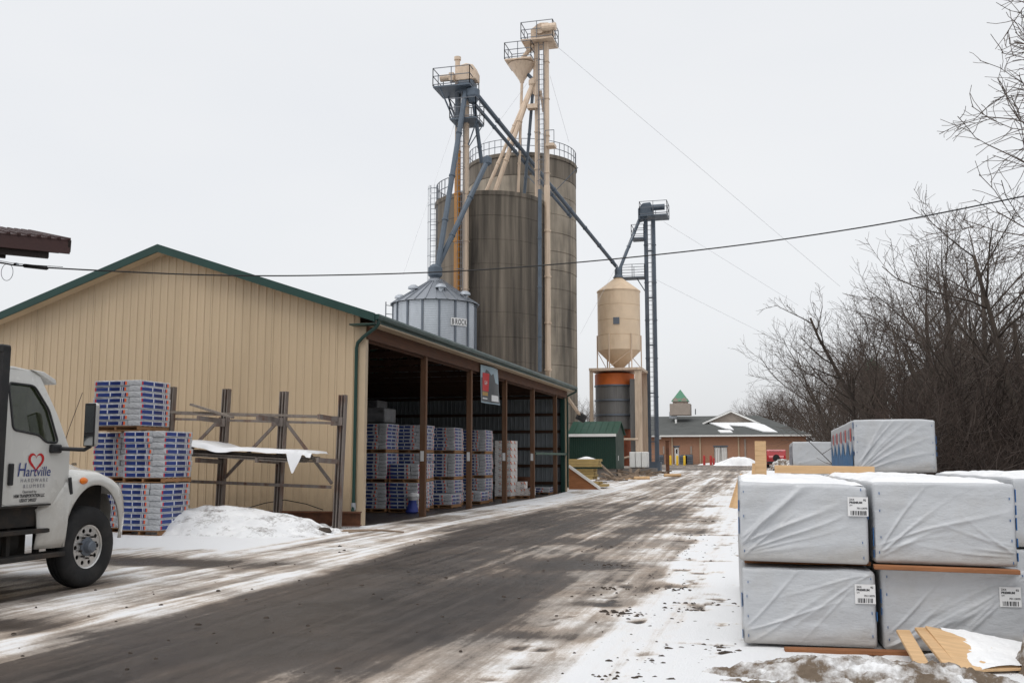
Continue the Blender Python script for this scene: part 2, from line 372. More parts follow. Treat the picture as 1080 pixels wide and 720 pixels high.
def bundlemat():
    """printed wrapper of a roofing bundle: band of print along the long side (UV), grey film elsewhere"""
    m, nt, b = newmat('printed_bundle_wrap')
    uv = N(nt, 'ShaderNodeTexCoord').outputs['UV']
    sp = nt.nodes.new('ShaderNodeSeparateXYZ'); nt.links.new(uv, sp.inputs[0])
    rnd = N(nt, 'ShaderNodeObjectInfo').outputs['Random']
    u0 = sp.outputs[0]
    u = math_(nt, 'ADD', u0, mrange(nt, rnd, 0, 1, -0.03, 0.03))
    r = nt.nodes.new('ShaderNodeValToRGB'); r.color_ramp.interpolation = 'CONSTANT'
    G0 = (0.46, 0.48, 0.51, 1); BL = (0.022, 0.05, 0.22, 1); NV = (0.014, 0.03, 0.14, 1); RD = (0.50, 0.03, 0.04, 1); OR = (0.80, 0.16, 0.05, 1); WH = (0.75, 0.76, 0.8, 1)
    st = [(0, G0), (0.03, RD), (0.075, BL), (0.41, WH), (0.44, BL), (0.49, NV), (0.74, WH), (0.765, NV), (0.79, WH), (0.815, NV), (0.86, OR), (0.915, G0)]
    el = r.color_ramp.elements
    while len(el) < len(st): el.new(0.5)
    for e, (p, c) in zip(el, st): e.position = p; e.color = c
    nt.links.new(u, r.inputs[0])
    v = sp.outputs[1]
    inband = math_(nt, 'MULTIPLY', math_(nt, 'GREATER_THAN', v, 0.15), math_(nt, 'LESS_THAN', v, 0.78))
    side = math_(nt, 'GREATER_THAN', u0, -0.5)         # top, bottom and end faces carry u = -1
    msk = math_(nt, 'MULTIPLY', inband, side)
    vec = N(nt, 'ShaderNodeTexCoord').outputs['Object']
    base = mixc(nt, mrange(nt, noise_(nt, vec, 9, 4, (1, 1, 3)), 0.3, 0.7), (0.32, 0.335, 0.355), (0.64, 0.65, 0.67))
    c = mixc(nt, msk, base, r.outputs[0])
    # torn pale breaks in the print
    c = mixc(nt, mrange(nt, noise_(nt, vec, 6, 5, (1, 1, 4), 0.7), 0.66, 0.72, 0, 0.5), c, (0.60, 0.61, 0.64))
    nt.links.new(c, b.inputs['Base Color']); b.inputs['Roughness'].default_value = 0.35
    return m
M['bundle'] = bundlemat()

def cartonmat():
    m, nt, b = newmat('printed_carton')
    uv = N(nt, 'ShaderNodeTexCoord').outputs['UV']
    vec = N(nt, 'ShaderNodeTexCoord').outputs['Object']
    n = noise_(nt, vec, 7, 3, (1, 1, 2)); n2 = noise_(nt, vec, 5, 2, (1.3, 1, 1))
    c = mixc(nt, mrange(nt, n, 0.54, 0.58), (0.72, 0.70, 0.68), (0.42, 0.41, 0.41))
    c = mixc(nt, mrange(nt, n2, 0.60, 0.63), c, (0.60, 0.17, 0.09))
    nt.links.new(c, b.inputs['Base Color']); b.inputs['Roughness'].default_value = 0.7
    return m
M['carton'] = cartonmat()

# ------------------------------------------------------------------ ground and road (one relief, split in two objects)
nr = np.random.RandomState(5)
PERM = nr.rand(512, 512)
def vnoise(x, y):
    xi = np.floor(x).astype(int); yi = np.floor(y).astype(int); fx = x - xi; fy = y - yi
    fx = fx * fx * (3 - 2 * fx); fy = fy * fy * (3 - 2 * fy)
    a = PERM[xi % 512, yi % 512]; b = PERM[(xi + 1) % 512, yi % 512]; c = PERM[xi % 512, (yi + 1) % 512]; d = PERM[(xi + 1) % 512, (yi + 1) % 512]
    return (a * (1 - fx) + b * fx) * (1 - fy) + (c * (1 - fx) + d * fx) * fy
def fbm(x, y, o=4):
    s = 0; a = 0.5; t = 0
    for i in range(o):
        s = s + a * vnoise(x * 2 ** i + 17.3 * i, y * 2 ** i + 9.1 * i); t += a; a *= 0.55
    return s / t
def sst(a, b, x):
    t = np.clip((x - a) / (b - a), 0, 1); return t * t * (3 - 2 * t)

def rng_lin(*segs):
    r = []
    for a, b, st in segs: r += list(np.arange(a, b - 1e-6, st))
    r.append(segs[-1][1]); return np.array(r)
gxs = np.concatenate([[-900, -500, -300, -200, -140, -100, -75, -60, -50, -42], rng_lin((-36, -24, 1.0), (-24, -13, 0.22), (-13, 3.2, 0.075), (3.2, 12, 0.3), (12, 40, 2.0)), [50, 70, 100, 150, 250, 500, 900]])
gys = np.concatenate([[-300, -120, -60, -30, -15, -8, -4, -1, 2], rng_lin((4, 6, 0.3), (6, 14, 0.055), (14, 24, 0.10), (24, 50, 0.22), (50, 130, 1.0)), [135, 145, 160, 190, 240, 320, 450, 700, 1200, 2000]])
GX, GY = np.meshgrid(gxs, gys)
GXW = GX + 0.35 * (fbm(GY * 0.12, GX * 0.15 + 7, 2) - .5)
n1 = fbm(GXW * 1.3, GY * 0.045 + 3, 5); n2 = fbm(GXW * 4.0 + 40, GY * 0.10, 4); n3 = fbm(GX * 0.55 + 9, GY * 0.55 + 5, 5); n4 = fbm(GX * 2.3 + 70, GY * 2.3 + 11, 4)
wob = (n1 - 0.5) * 1.5 + (n3 - 0.5) * 1.1
far = sst(20, 45, GY)
n5 = fbm(GXW * 8 + 3, GY * 0.16 + 8, 4)
rl = -6.35 - 1.2 * sst(10, 24, GY); rr = -2.5 + 0.2 * far
sleft = 1 - sst(rl - 0.45, rl + 0.55, GX + wob * 0.7 + (n4 - .5) * .5)
sright = sst(rr - 0.7, rr + 1.2, GX + wob * 0.9 + (n4 - .5) * .6)
S = np.maximum(sleft * (0.80 + 0.55 * (n2 - 0.5) + .65 * (n5 - .5) + .30 * (n4 - .5)), sright * (1.12 + 0.35 * (n5 - .5)))
# the travelled lane: pale packed streaks on dark asphalt, greyer with distance
lane = (1 - sleft) * (1 - sright)
S = S + lane * (0.05 + 1.25 * np.clip(n1 - 0.52, 0, 1) + 0.55 * (n5 - .5) + 0.22 * (n4 - .5) + 0.42 * far * (0.6 + 0.9 * n2) + 0.55 * (n3 - .5))
# thin pale tyre lines along the lane
for xc, am in ((-5.75, .6), (-5.2, .42), (-4.75, .5), (-4.1, .4), (-3.6, .4), (-3.0, .5)):
    S = S + am * lane * np.exp(-((GX - xc + .55 * (fbm(GY * .09 + xc, GY * 0 + 2, 2) - .5) - .012 * (GY - 12)) / .055) ** 2) * np.clip(2.4 * (fbm(GY * .25 + 3 * xc, GX * .5, 3) - .42), 0, 1)
# slushy shoulder right of the lane, with wheel tracks
sh = np.exp(-((GX + 2.55 + .6 * (n3 - .5)) / 1.0) ** 2) * (1 - sst(20, 34, GY))
S = S * (1 - .75 * sh) + .75 * sh * (0.55 + 0.5 * (n5 - .5) + 0.6 * (n3 - .5))
S = S - 0.30 * np.exp(-((GX + 1.75 + 0.4 * (n3 - .5)) / 0.20) ** 2) * (0.3 + n5) * (1 - sst(17, 32, GY))
S = S - 0.30 * np.exp(-((GX + 1.05 + 0.6 * (n3 - .5)) / 0.13) ** 2) * (0.2 + n5) * (1 - sst(25, 40, GY))
# wheel lines through the left snow
for xc in (-7.2, -7.75, -8.6): S = S - 0.22 * np.exp(-((GX - xc + 0.5 * (n3 - .5) + .05 * (GY - 12)) / 0.15) ** 2) * (0.2 + 1.1 * n5) * (1 - sst(24, 34, GY))
# dark wet patches
def blob(cx, cy, rx, ry): return np.exp(-(((GX - cx) / rx) ** 2 + ((GY - cy) / ry) ** 2))
DK = 1.0 * blob(-2.85, 15.7, 0.8, 0.55) + 0.65 * blob(-3.5, 12.4, 0.7, 2.2) + 0.6 * blob(-4.2, 9.4, 1.2, 1.3) + 0.6 * blob(-2.15, 9.4, .35, .3) + 0.5 * blob(-2.0, 11.6, .3, .25) + .6 * blob(-1.3, 13.4, .25, .2) + .5 * blob(-.9, 16.8, .8, .12) + .5 * blob(-.8, 22.5, .9, .18) + .5 * blob(-.6, 9.3, .35, .07) + .5 * blob(-.7, 11.8, .3, .1)
S = S - DK * (0.25 + 1.1 * n4)
# under and behind the truck: wet asphalt showing; brown bare strip ahead of it
S = S - 0.8 * sst(-8.3, -9.1, GX + wob * 0.4) * (1 - sst(11.4, 12.8, GY + wob * .5)) * (0.5 + 0.8 * n4)
S = S - 1.0 * blob(-10.3, 14.5, 2.4, 0.62) * (0.7 + 0.6 * n3)
S = S - 0.75 * blob(-7.9, 8.6, 1.3, 0.55) * (0.2 + 1.4 * n4) - .5 * blob(-7.0, 11.2, .5, .5) * n4
# clean snow bank by the pallets and rack, apron of the shed
S = np.maximum(S, 1.2 * sst(15.4, 16.8, GY + 0.6 * wob) * sst(-8.4, -10.0, GX + wob * 0.5) * (1 - sst(24, 24.6, GY)) + .3 * (n4 - .6))
ins = ((GX < -9.9) & (GX > -22) & (GY > 23.2) & (GY < 48.6)).astype(float)
S = np.where(ins > 0, -0.12 + 0.3 * (n4 - 0.5) + 0.5 * sst(-10.9, -9.9, GX + wob * .3), S)  # dirt floor, coloured darker to deepen the shade inside the shed
apr = sst(-9.9, -9.6, GX) * (1 - sst(-8.4, -7.6, GX + wob * .7)) * sst(23, 25, GY) * (1 - sst(52, 60, GY))
S = S * (1 - apr) + apr * (0.85 + 0.9 * (n3 - 0.5) + .5 * (n5 - .5))
S = S - .45 * blob(-9.2, 26.5, .5, 2.0) * (.3 + n4)
# lot beyond: slush everywhere
lot = sst(86, 92, GY + 4 * (n3 - .5)) * (1 - sst(150, 170, GY))
S = S * (1 - lot) + lot * (0.36 + 0.5 * (n3 - 0.5))
S = np.where(GY > 160, 1.1, S); S = np.where(np.abs(GX) > 45, 1.1, S)
# brown bits on the snow right of the lane
S = S - 0.9 * np.clip(fbm(GX * 3.6 + 5, GY * 2.4 + 2, 5) - 0.66, 0, 1) * 7.0 * sright * (1 - sst(28, 34, GY))
S = np.clip(S, -0.3, 1.4)
thick = np.clip(S, 0, 1.1)
Z = np.vectorize(gz)(GY) + 0.035 * thick * (1 - ins) + 0.012 * (n4 - 0.5) * thick + 0.02 * (n2 - 0.5) * thick - 0.006
Z = Z + 0.02 * (n3 - 0.5) * lane
ny, nx = GX.shape
V = np.stack([GX, GY, Z], -1).reshape(-1, 3)
def groundmat():
    m, nt, b = newmat('snowy_yard')
    vec = N(nt, 'ShaderNodeNewGeometry').outputs['Position']
    a = nt.nodes.new('ShaderNodeAttribute'); a.attribute_name = 'snow'
    f1 = noise_(nt, vec, 7.0, 8, (1.0, 0.028, 1), 0.70); f2 = noise_(nt, vec, 38, 6, None, 0.75); f3 = noise_(nt, vec, 4.5, 9, (1.0, 0.42, 1), 0.76)
    s = math_(nt, 'ADD', a.outputs['Fac'], math_(nt, 'MULTIPLY', math_(nt, 'SUBTRACT', f1, 0.5), 0.80))
    s = math_(nt, 'ADD', s, math_(nt, 'MULTIPLY', math_(nt, 'SUBTRACT', f2, 0.5), 0.40))
    s = math_(nt, 'ADD', s, math_(nt, 'MULTIPLY', math_(nt, 'SUBTRACT', f3, 0.5), 0.68))
    r = nt.nodes.new('ShaderNodeValToRGB'); el = r.color_ramp.elements
    st = [(0.0, (0.018, 0.014, 0.012)), (0.14, (0.040, 0.033, 0.029)), (0.34, (0.074, 0.063, 0.056)), (0.42, (0.115, 0.100, 0.089)), (0.47, (0.23, 0.208, 0.188)), (0.62, (0.38, 0.35, 0.322)), (0.70, (0.58, 0.56, 0.54)), (0.82, (0.79, 0.80, 0.815))]
    while len(el) < len(st): el.new(0.5)
    for e, (p, c) in zip(el, st): e.position = p; e.color = (*c, 1)
    s = math_(nt, 'ADD', s, math_(nt, 'MULTIPLY', math_(nt, 'SUBTRACT', noise_(nt, vec, 140, 3, None, 0.6), 0.5), 0.35))
    nt.links.new(mrange(nt, s, -0.20, 1.10), r.inputs[0])
    c = mixc(nt, math_(nt, 'MULTIPLY', mrange(nt, s, 0.60, 1.0, 1, 0), mrange(nt, noise_(nt, vec, 0.9, 4), 0.38, 0.62, 0.2, 0.8)), r.outputs[0], (1.0, 0.88, 0.77), 'MULTIPLY')
    # scattered grit
    vo = nt.nodes.new('ShaderNodeTexVoronoi'); vo.inputs['Scale'].default_value = 9.0; nt.links.new(vec, vo.inputs['Vector'])
    g = math_(nt, 'MULTIPLY', mrange(nt, vo.outputs['Distance'], 0.05, 0.10, 1, 0), mrange(nt, noise_(nt, vec, 1.1, 4), 0.52, 0.60))
    c = mixc(nt, math_(nt, 'MULTIPLY', g, 0.8), c, (0.06, 0.045, 0.035))
    nt.links.new(c, b.inputs['Base Color'])
    nt.links.new(mrange(nt, s, -0.05, 0.5, 0.32, 0.85), b.inputs['Roughness'])
    b.inputs['Specular IOR Level'].default_value = 0.35
    bp = nt.nodes.new('ShaderNodeBump'); bp.inputs['Strength'].default_value = 0.55; bp.inputs['Distance'].default_value = 0.03
    h = math_(nt, 'ADD', math_(nt, 'MULTIPLY', s, 0.8), f2)
    nt.links.new(h, bp.inputs['Height']); nt.links.new(bp.outputs[0], b.inputs['Normal'])
    return m
M['ground'] = groundmat()
ii, jj = np.meshgrid(np.arange(ny - 1), np.arange(nx - 1), indexing='ij')
F4 = np.stack([ii * nx + jj, ii * nx + jj + 1, (ii + 1) * nx + jj + 1, (ii + 1) * nx + jj], -1).reshape(-1, 4)
fcx = (GX[:-1, :-1] + GX[1:, 1:]).reshape(-1) / 2; fcy = (GY[:-1, :-1] + GY[1:, 1:]).reshape(-1) / 2
isroad = (((fcx > -7.6) & (fcx < -1.7)) | ((fcy > 92) & (fcx > -40) & (fcx < 20))) & (fcy > -60) & (fcy < 118)
def gridobj(name, mask):
    f = F4[mask]; used = np.unique(f); remap = np.full(len(V), -1); remap[used] = np.arange(len(used))
    me = bpy.data.meshes.new(name); me.vertices.add(len(used)); me.vertices.foreach_set('co', V[used].astype(np.float32).ravel())
    me.loops.add(f.size); me.loops.foreach_set('vertex_index', remap[f].astype(np.int32).ravel())
    me.polygons.add(len(f)); me.polygons.foreach_set('loop_start', np.arange(0, f.size, 4, dtype=np.int32))
    me.update(calc_edges=True); me.validate()
    at_ = me.attributes.new('snow', 'FLOAT', 'POINT'); at_.data.foreach_set('value', S.reshape(-1)[used].astype(np.float32))
    for p in me.polygons: p.use_smooth = True
    me.materials.append(M['ground'])
    o = bpy.data.objects.new(name, me); C.objects.link(o); o['kind'] = 'structure'; return o
gridobj('road', isroad); gridobj('ground', ~isroad)

def mound(name, cx, cy, rx, ry, h, mat_, label, cat, seed, z0=0.0, rough=0.35, n=70, rz=0.0, skew=0.0, lump=0.22):
    x = np.linspace(-1, 1, n); XX, YY = np.meshgrid(x, x)
    r = np.sqrt(XX ** 2 + YY ** 2)
    ns = fbm(XX * 2.2 + seed, YY * 2.2 + seed * 2, 5); nf = fbm(XX * 9 + seed, YY * 9, 4)
    prof = np.clip(1 - (r + (ns - 0.5) * rough * 1.6) ** 2, 0, 1) ** 1.35 * (1 + skew * XX)
    ZZ = h * prof * (0.8 + 0.4 * ns) + h * lump * (nf - 0.5) * np.clip(prof * 6, 0, 1) - 0.03 * (1 - np.clip(prof * 12, 0, 1))
    c_, s_ = math.cos(rz), math.sin(rz)
    P = [(cx + a * rx * c_ - b * ry * s_, cy + a * rx * s_ + b * ry * c_, z0 + z) for a, b, z in zip(XX.ravel(), YY.ravel(), ZZ.ravel())]
    F = [(i * n + j, i * n + j + 1, (i + 1) * n + j + 1, (i + 1) * n + j) for i in range(n - 1) for j in range(n - 1)]
    mb = MB(); mb.v = P; mb.f = F
    o = obj(name, mb, mat_, loc=(cx, cy, z0), smooth=True, ang=180, recalc=False)
    return tag(o, label, cat)
mound('snow_pile', -12.15, 20.75, 3.1, 1.8, 0.58, M['snowdirty'], 'ploughed snow heap with brown dirt in front of the steel lumber rack', 'snow pile', 3.0, rough=0.55, rz=0.05, skew=-.25, n=120)
mound('snow_bank', 2.42, 8.72, .72, .8, 0.55, M['snowmud'], 'muddy frozen snow bank at the right edge beside the lumber packs', 'snow bank', 8.0, rough=0.6, n=130, lump=0.55)
mound('snow_bank', 0.6, 8.10, 1.2, 0.42, 0.17, M['snowmud'], 'low brown slush ridge in front of the wrapped lumber packs', 'snow bank', 11.0, rough=0.8, n=130, lump=0.8)

# ------------------------------------------------------------------ storage shed
SXL, SXR, SY0, SY1, RX = -21.75, -9.95, 23.2, 48.55, -15.85
RZ, SLOPE = 7.40, 0.335
def roofz(x): return RZ - abs(x - RX) * SLOPE
shed = thing('storage_shed', 'long tan metal storage shed with green trim and open timber-posted side', 'shed', (RX, SY0, 0))
def sheet_panel(x0, x1, y, ztop, zb, ribs, out=-1, th=0.02, pitch=0.2286):
    """one vertical ribbed steel sheet in the XZ plane, ribs standing proud toward out*Y"""
    mb = MB(); st = []
    k = int(math.floor(x0 / pitch)) - 1
    xs = [(x0, 0.0)]
    while k * pitch < x1 + pitch:
        xr_ = k * pitch
        for dx, h in ((-0.035, 0), (-0.015, th), (0.015, th), (0.035, 0), (0.105, 0), (0.112, 0.004), (0.118, 0)):
            xx = xr_ + dx
            if x0 + 0.002 < xx < x1 - 0.002: xs.append((xx, h))
        k += 1
    xs.append((x1, 0.0))
    if x0 < RX < x1: xs.append((RX, 0.0))
    xs.sort()
    for i, (x, h) in enumerate(xs):
        mb.v.append((x, y + out * h, zb)); mb.v.append((x, y + out * h, ztop(x)))
    for i in range(len(xs) - 1):
        mb.f.append((2 * i, 2 * i + 2, 2 * i + 3, 2 * i + 1))
    return mb
PW = 0.9144
x = SXL; i = 0
while x < SXR - 0.2:
    x1 = min(x + PW, SXR - 0.16)
    obj('wall_panel', sheet_panel(x, x1 - 0.003, SY0 - (0.003 if i % 2 else 0.0), lambda q: roofz(q) - 0.16, 0.05, True), M['siding'], shed, recalc=False)
    x += PW; i += 1
obj('corner_trim', MB().box2(SXR - 0.165, SY0 - 0.03, 0.03, SXR + 0.02, SY0 + 0.14, 5.1), M['sidingtrim'], shed, bevel=0.01)
# inside faces of the gable, the rear and far walls
mb = MB(); mb.prism([(SXL, SY0 + 0.03, 0.05), (SXR - 0.17, SY0 + 0.03, 0.05), (SXR - 0.17, SY0 + 0.03, 5.1), (RX, SY0 + 0.03, RZ - 0.2), (SXL, SY0 + 0.03, 5.1)], (0, 0.05, 0)); obj('gable_lining', mb, M['rafter'], shed)
mb = MB()
for k in range(int((SY1 - SY0) / 0.3048)):
    y = SY0 + 0.1 + k * 0.3048
    mb.v += [(SXL, y, 0.05), (SXL, y, 5.2), (SXL, y + 0.27, 0.05), (SXL, y + 0.27, 5.2), (SXL + 0.02, y + 0.285, 0.05), (SXL + 0.02, y + 0.285, 5.2), (SXL, y + 0.3, 0.05), (SXL, y + 0.3, 5.2)]
    b = len(mb.v) - 8; mb.f += [(b, b + 2, b + 3, b + 1), (b + 2, b + 4, b + 5, b + 3), (b + 4, b + 6, b + 7, b + 5)]
obj('rear_wall', mb, M['inner'], shed, recalc=False)
x = SXL
while x < SXR - 0.1:
    x1 = min(x + PW, SXR)
    obj('end_wall_panel', sheet_panel(x, x1 - 0.003, SY1, lambda q: roofz(q) - 0.16, 0.05, True), M['inner'], shed, recalc=False); x += PW
obj('end_wall_skin', MB().prism([(SXL, SY1 + 0.03, 0.03), (SXR, SY1 + 0.03, 0.03), (SXR, SY1 + 0.03, 5.2), (RX, SY1 + 0.03, RZ - 0.15), (SXL, SY1 + 0.03, 5.2)], (0, 0.03, 0)), M['siding'], shed)
for z in (0.5, 1.35, 2.2, 3.05, 3.9, 4.75): obj('girt', MB().box2(SXL, SY1 - 0.09, z - 0.07, SXR - 0.1, SY1 - 0.03, z + 0.07), M['rafter'], shed)
obj('end_trim', MB().box2(SXR - 0.10, SY1 - 0.13, 0.0, SXR + 0.03, SY1 + 0.07, 4.9), M['sidingtrim'], shed)
# roof: two ribbed slopes, rake and eave trim, gutter
for sgn, nm in ((1, 'roof'), (-1, 'roof')):
    mb = MB(); y = SY0 - 0.38; yend = SY1 + 0.38; ex = RX + sgn * 6.30
    ys = []
    while y < yend:
        ys += [(y, 0), (y + 0.20, 0), (y + 0.215, 0.02), (y + 0.24, 0.02)]; y += 0.255
    ys.append((yend, 0))
    for (yy, h) in ys:
        mb.v += [(RX, yy, RZ + h), (ex, yy, roofz(ex) + h), (RX, yy, RZ - 0.03), (ex, yy, roofz(ex) - 0.03)]
    for i in range(len(ys) - 1):
        a = 4 * i; mb.f += [(a, a + 1, a + 5, a + 4), (a + 2, a + 6, a + 7, a + 3), (a + 1, a + 3, a + 7, a + 5)]
    mb.f += [(0, 2, 3, 1)]; obj(nm, mb, M['roofgreen'], shed, recalc=False)
    for yy, oy in ((SY0 - 0.39, -1), (SY1 + 0.39, 1)):
        pr = [(RX, yy, RZ + 0.025), (ex + sgn * 0.01, yy, roofz(ex) + 0.025), (ex + sgn * 0.01, yy, roofz(ex) - 0.19), (RX, yy, RZ - 0.19)]
        obj('rake_trim', MB().prism(pr, (0, -0.04 * oy * -1, 0)), M['green'], shed)
        pr = [(RX, yy + 0.05 * -oy, RZ - 0.15), (ex, yy + 0.05 * -oy, roofz(ex) - 0.15), (ex, yy + 0.05 * -oy, roofz(ex) - 0.17), (RX, yy + 0.05 * -oy, RZ - 0.17)]
        obj('rake_soffit', MB().prism(pr, (0, -oy * 0.34, 0)), M['siding'], shed)
EX = RX + 6.30
gprof = [(EX + 0.01, roofz(EX) - 0.0), (EX + 0.12, roofz(EX) - 0.0), (EX + 0.13, roofz(EX) - 0.05), (EX + 0.10, roofz(EX) - 0.12), (EX + 0.03, roofz(EX) - 0.15), (EX + 0.01, roofz(EX) - 0.15)]
obj('gutter', MB().prism([(a, SY0 - 0.40, b) for a, b in gprof], (0, SY1 - SY0 + 0.8, 0)), M['green'], shed)
obj('eave_fascia', MB().box2(EX - 0.05, SY0 - 0.34, roofz(EX) - 0.2, EX - 0.002, SY1 + 0.34, roofz(EX) - 0.035), M['green'], shed)
obj('eave_soffit', MB().box2(SXR - 0.02, SY0 - 0.33, roofz(EX) - 0.235, EX - 0.01, SY1 + 0.33, roofz(EX) - 0.205), M['sidingtrim'], shed)
obj('eave_return', MB().box2(SXR - 0.30, SY0 - 0.37, roofz(EX) - 0.25, EX - 0.0, SY0 - 0.05, roofz(EX) - 0.215), M['green'], shed)
# timber header (two plies) and posts
obj('header', MB().box2(SXR + 0.02, SY0 - 0.02, 4.72, SXR + 0.065, SY1, 5.06), M['header'], shed)
obj('header', MB().box2(SXR - 0.10, SY0 + 0.15, 4.66, SXR - 0.06, SY1 - 0.1, 4.97), M['header'], shed)
PY = [SY0 + 4.62 * k for k in range(1, 6)]
for k, y in enumerate(PY):
    obj('post', MB().box2(SXR - 0.17, y - 0.075, -0.05, SXR + 0.01, y + 0.075, 4.95), M['post'], shed, bevel=0.008)
    if k < 4: obj('notice', MB().box2(SXR - 0.14, y - 0.086, 1.62, SXR - 0.03, y - 0.079, 1.92), M['paper'], shed)
obj('end_post', MB().box2(SXR - 0.22, SY1 - 0.32, -0.05, SXR - 0.02, SY1 - 0.14, 4.9), M['green'], shed)
# rafters and purlins
for k in range(-1, 11):
    y = SY0 + 0.5 + 2.31 * (k + 1) - 0.2
    if y > SY1 - 0.2: continue
    mb = MB()
    for sgn in (1, -1):
        ex = RX + sgn * 5.85
        mb.bar((RX, y, RZ - 0.35), (ex, y, roofz(ex) - 0.35), 0.05, 0.24)
    mb.bar((RX - 5.8, y, 4.85), (RX + 5.8, y, 4.85), 0.05, 0.18)
    for q in (-3.9, -1.9, 0, 1.9, 3.9): mb.bar((RX + q, y, 4.9), (RX + q * 0.75, y, roofz(RX + q * 0.75) - 0.4), 0.04, 0.1, (0, 1, 0))
    obj('truss', mb, M['rafter'], shed)
for sgn in (1, -1):
    for q in np.arange(0.3, 6.0, 0.62):
        xx = RX + sgn * q
        obj('purlin', MB().box2(xx - 0.02, SY0 + 0.1, roofz(xx) - 0.20, xx + 0.02, SY1 - 0.1, roofz(xx) - 0.04), M['rafter'], shed)
# downspouts
def spout(pts, nm='downspout', mat_=None):
    obj(nm, MB().tube(pts, 0.045, 8), mat_ or M['green'], shed, smooth=True)
spout([(EX + 0.07, SY0 - 0.30, 5.16), (EX + 0.07, SY0 - 0.30, 5.06), (EX + 0.0, SY0 - 0.28, 4.98), (SXR - 0.02, SY0 - 0.13, 4.75), (SXR - 0.18, SY0 - 0.085, 4.62), (SXR - 0.21, SY0 - 0.085, 4.48), (SXR - 0.21, SY0 - 0.085, 0.55), (SXR - 0.21, SY0 - 0.16, 0.30)])
spout([(EX + 0.07, SY1 + 0.30, 5.16), (EX + 0.07, SY1 + 0.30, 5.05), (SXR + 0.05, SY1 + 0.02, 4.8), (SXR + 0.08, SY1 - 0.02, 4.5), (SXR + 0.08, SY1 - 0.02, 0.3)])
obj('splash_cap', MB().cyl((SXR - 0.21, SY0 - 0.085, 0.42), (SXR - 0.21, SY0 - 0.085, 0.60), 0.06, n=10), M['galv'], shed)
tag(obj('gate_bar', MB().box2(SXR + 0.02, PY[3] + 0.1, 1.88, SXR + 0.05, SY1 - 0.1, 1.98), M['dgreenroof']), 'green bar across the last open bay of the shed', 'bar')

# banner hung from the header
bn = thing('banner', 'printed vinyl banner with red block hung from the shed header', 'banner', (SXR + 0.1, 34.2, 3.65))
def curl(y, z): return 0.05 * math.sin((y - 33.1) * 2.2 + z) + (0.10 * (4.0 - z) if z < 4.0 else 0) * (y - 33.2) / 2
BX = SXR + 0.17
def bpatch(nm, y0, y1, z0, z1, m, off, poly=None):
    mb = MB(); n = 8
    for i in range(n + 1):
        for j in range(n + 1):
            y = y0 + (y1 - y0) * i / n; z = z0 + (z1 - z0) * j / n
            if poly: z = z0 + (poly(y) - z0) * j / n
            mb.v.append((BX + curl(y, z) + off, y, z))
    for i in range(n):
        for j in range(n): a = i * (n + 1) + j; mb.f.append((a, a + n + 1, a + n + 2, a + 1))
    return obj(nm, mb, m, bn, smooth=True, recalc=False)
M['bsky'] = mat('banner_sky', (0.30, 0.40, 0.46), 0.5, 0, 0.3, 1.2)
M['bdark'] = mat('banner_roofs', (0.07, 0.075, 0.08), 0.5, 0, 0.5, 3)
M['bochre'] = mat('banner_ochre', (0.38, 0.22, 0.05), 0.5, 0, 0.2, 3)
bpatch('sheet', 33.1, 35.2, 3.66, 4.98, M['bsky'], 0)
bpatch('roof_print', 33.15, 35.15, 3.70, 4.6, M['bdark'], 0.006, lambda y: 4.85 - 0.42 * abs(y - 33.9) + 0.12 * math.sin(y * 9))
bpatch('red_block', 33.3, 33.95, 4.08, 4.72, M['redink'], 0.012)
bpatch('ochre_block', 33.3, 33.9, 3.92, 4.05, M['bochre'], 0.012)
bpatch('white_line', 34.25, 35.0, 3.76, 3.98, M['paper'], 0.012)
bpatch('white_line', 33.3, 33.85, 3.80, 3.84, M['paper'], 0.012)
text('lettering', 'GAF', 0.2, frame((BX + 0.03 + curl(33.6, 4.4), 33.62, 4.31), (0, 1, 0), (0, 0, 1)), M['paper'], bn)

# ------------------------------------------------------------------ pallet loads of roofing bundles
def bundle_mesh(L, D, H):
    """long side along X with UV print on -Y face; slightly pillowed"""
    bm = bmesh.new(); bmesh.ops.create_cube(bm, size=1.0)
    for v in bm.verts: v.co = Vector((v.co.x * L, v.co.y * D, v.co.z * H))
    bmesh.ops.bevel(bm, geom=bm.edges[:], offset=0.016, segments=2, profile=0.6, affect='EDGES')
    bm.normal_update()
    uvl = bm.loops.layers.uv.new('UVMap')
    for f in bm.faces:
        for lp in f.loops:
            c = lp.vert.co
            if abs(f.normal.y) > 0.6: lp[uvl].uv = ((c.x / L + 0.5) if f.normal.y < 0 else (0.5 - c.x / L), c.z / H + 0.5)
            else: lp[uvl].uv = (-1, c.z / H + 0.5)
        f.smooth = True
    me = bpy.data.meshes.new('bundle'); bm.to_mesh(me); bm.free(); me.materials.append(M['bundle']); return me
def pallet_mb(sx, sy):
    mb = MB()
    for i in range(7): mb.box(0, -sy / 2 + 0.05 + (sy - 0.1) * i / 6, 0.098, sx, 0.09, 0.018)
    for q in (-1, 0, 1): mb.box(q * (sx / 2 - 0.03), 0, 0.055, 0.045, sy, 0.068)
    for i in (0, 3, 6): mb.box(0, -sy / 2 + 0.05 + (sy - 0.1) * i / 6, 0.010, sx, 0.09, 0.018)
    return mb
_bm = {}
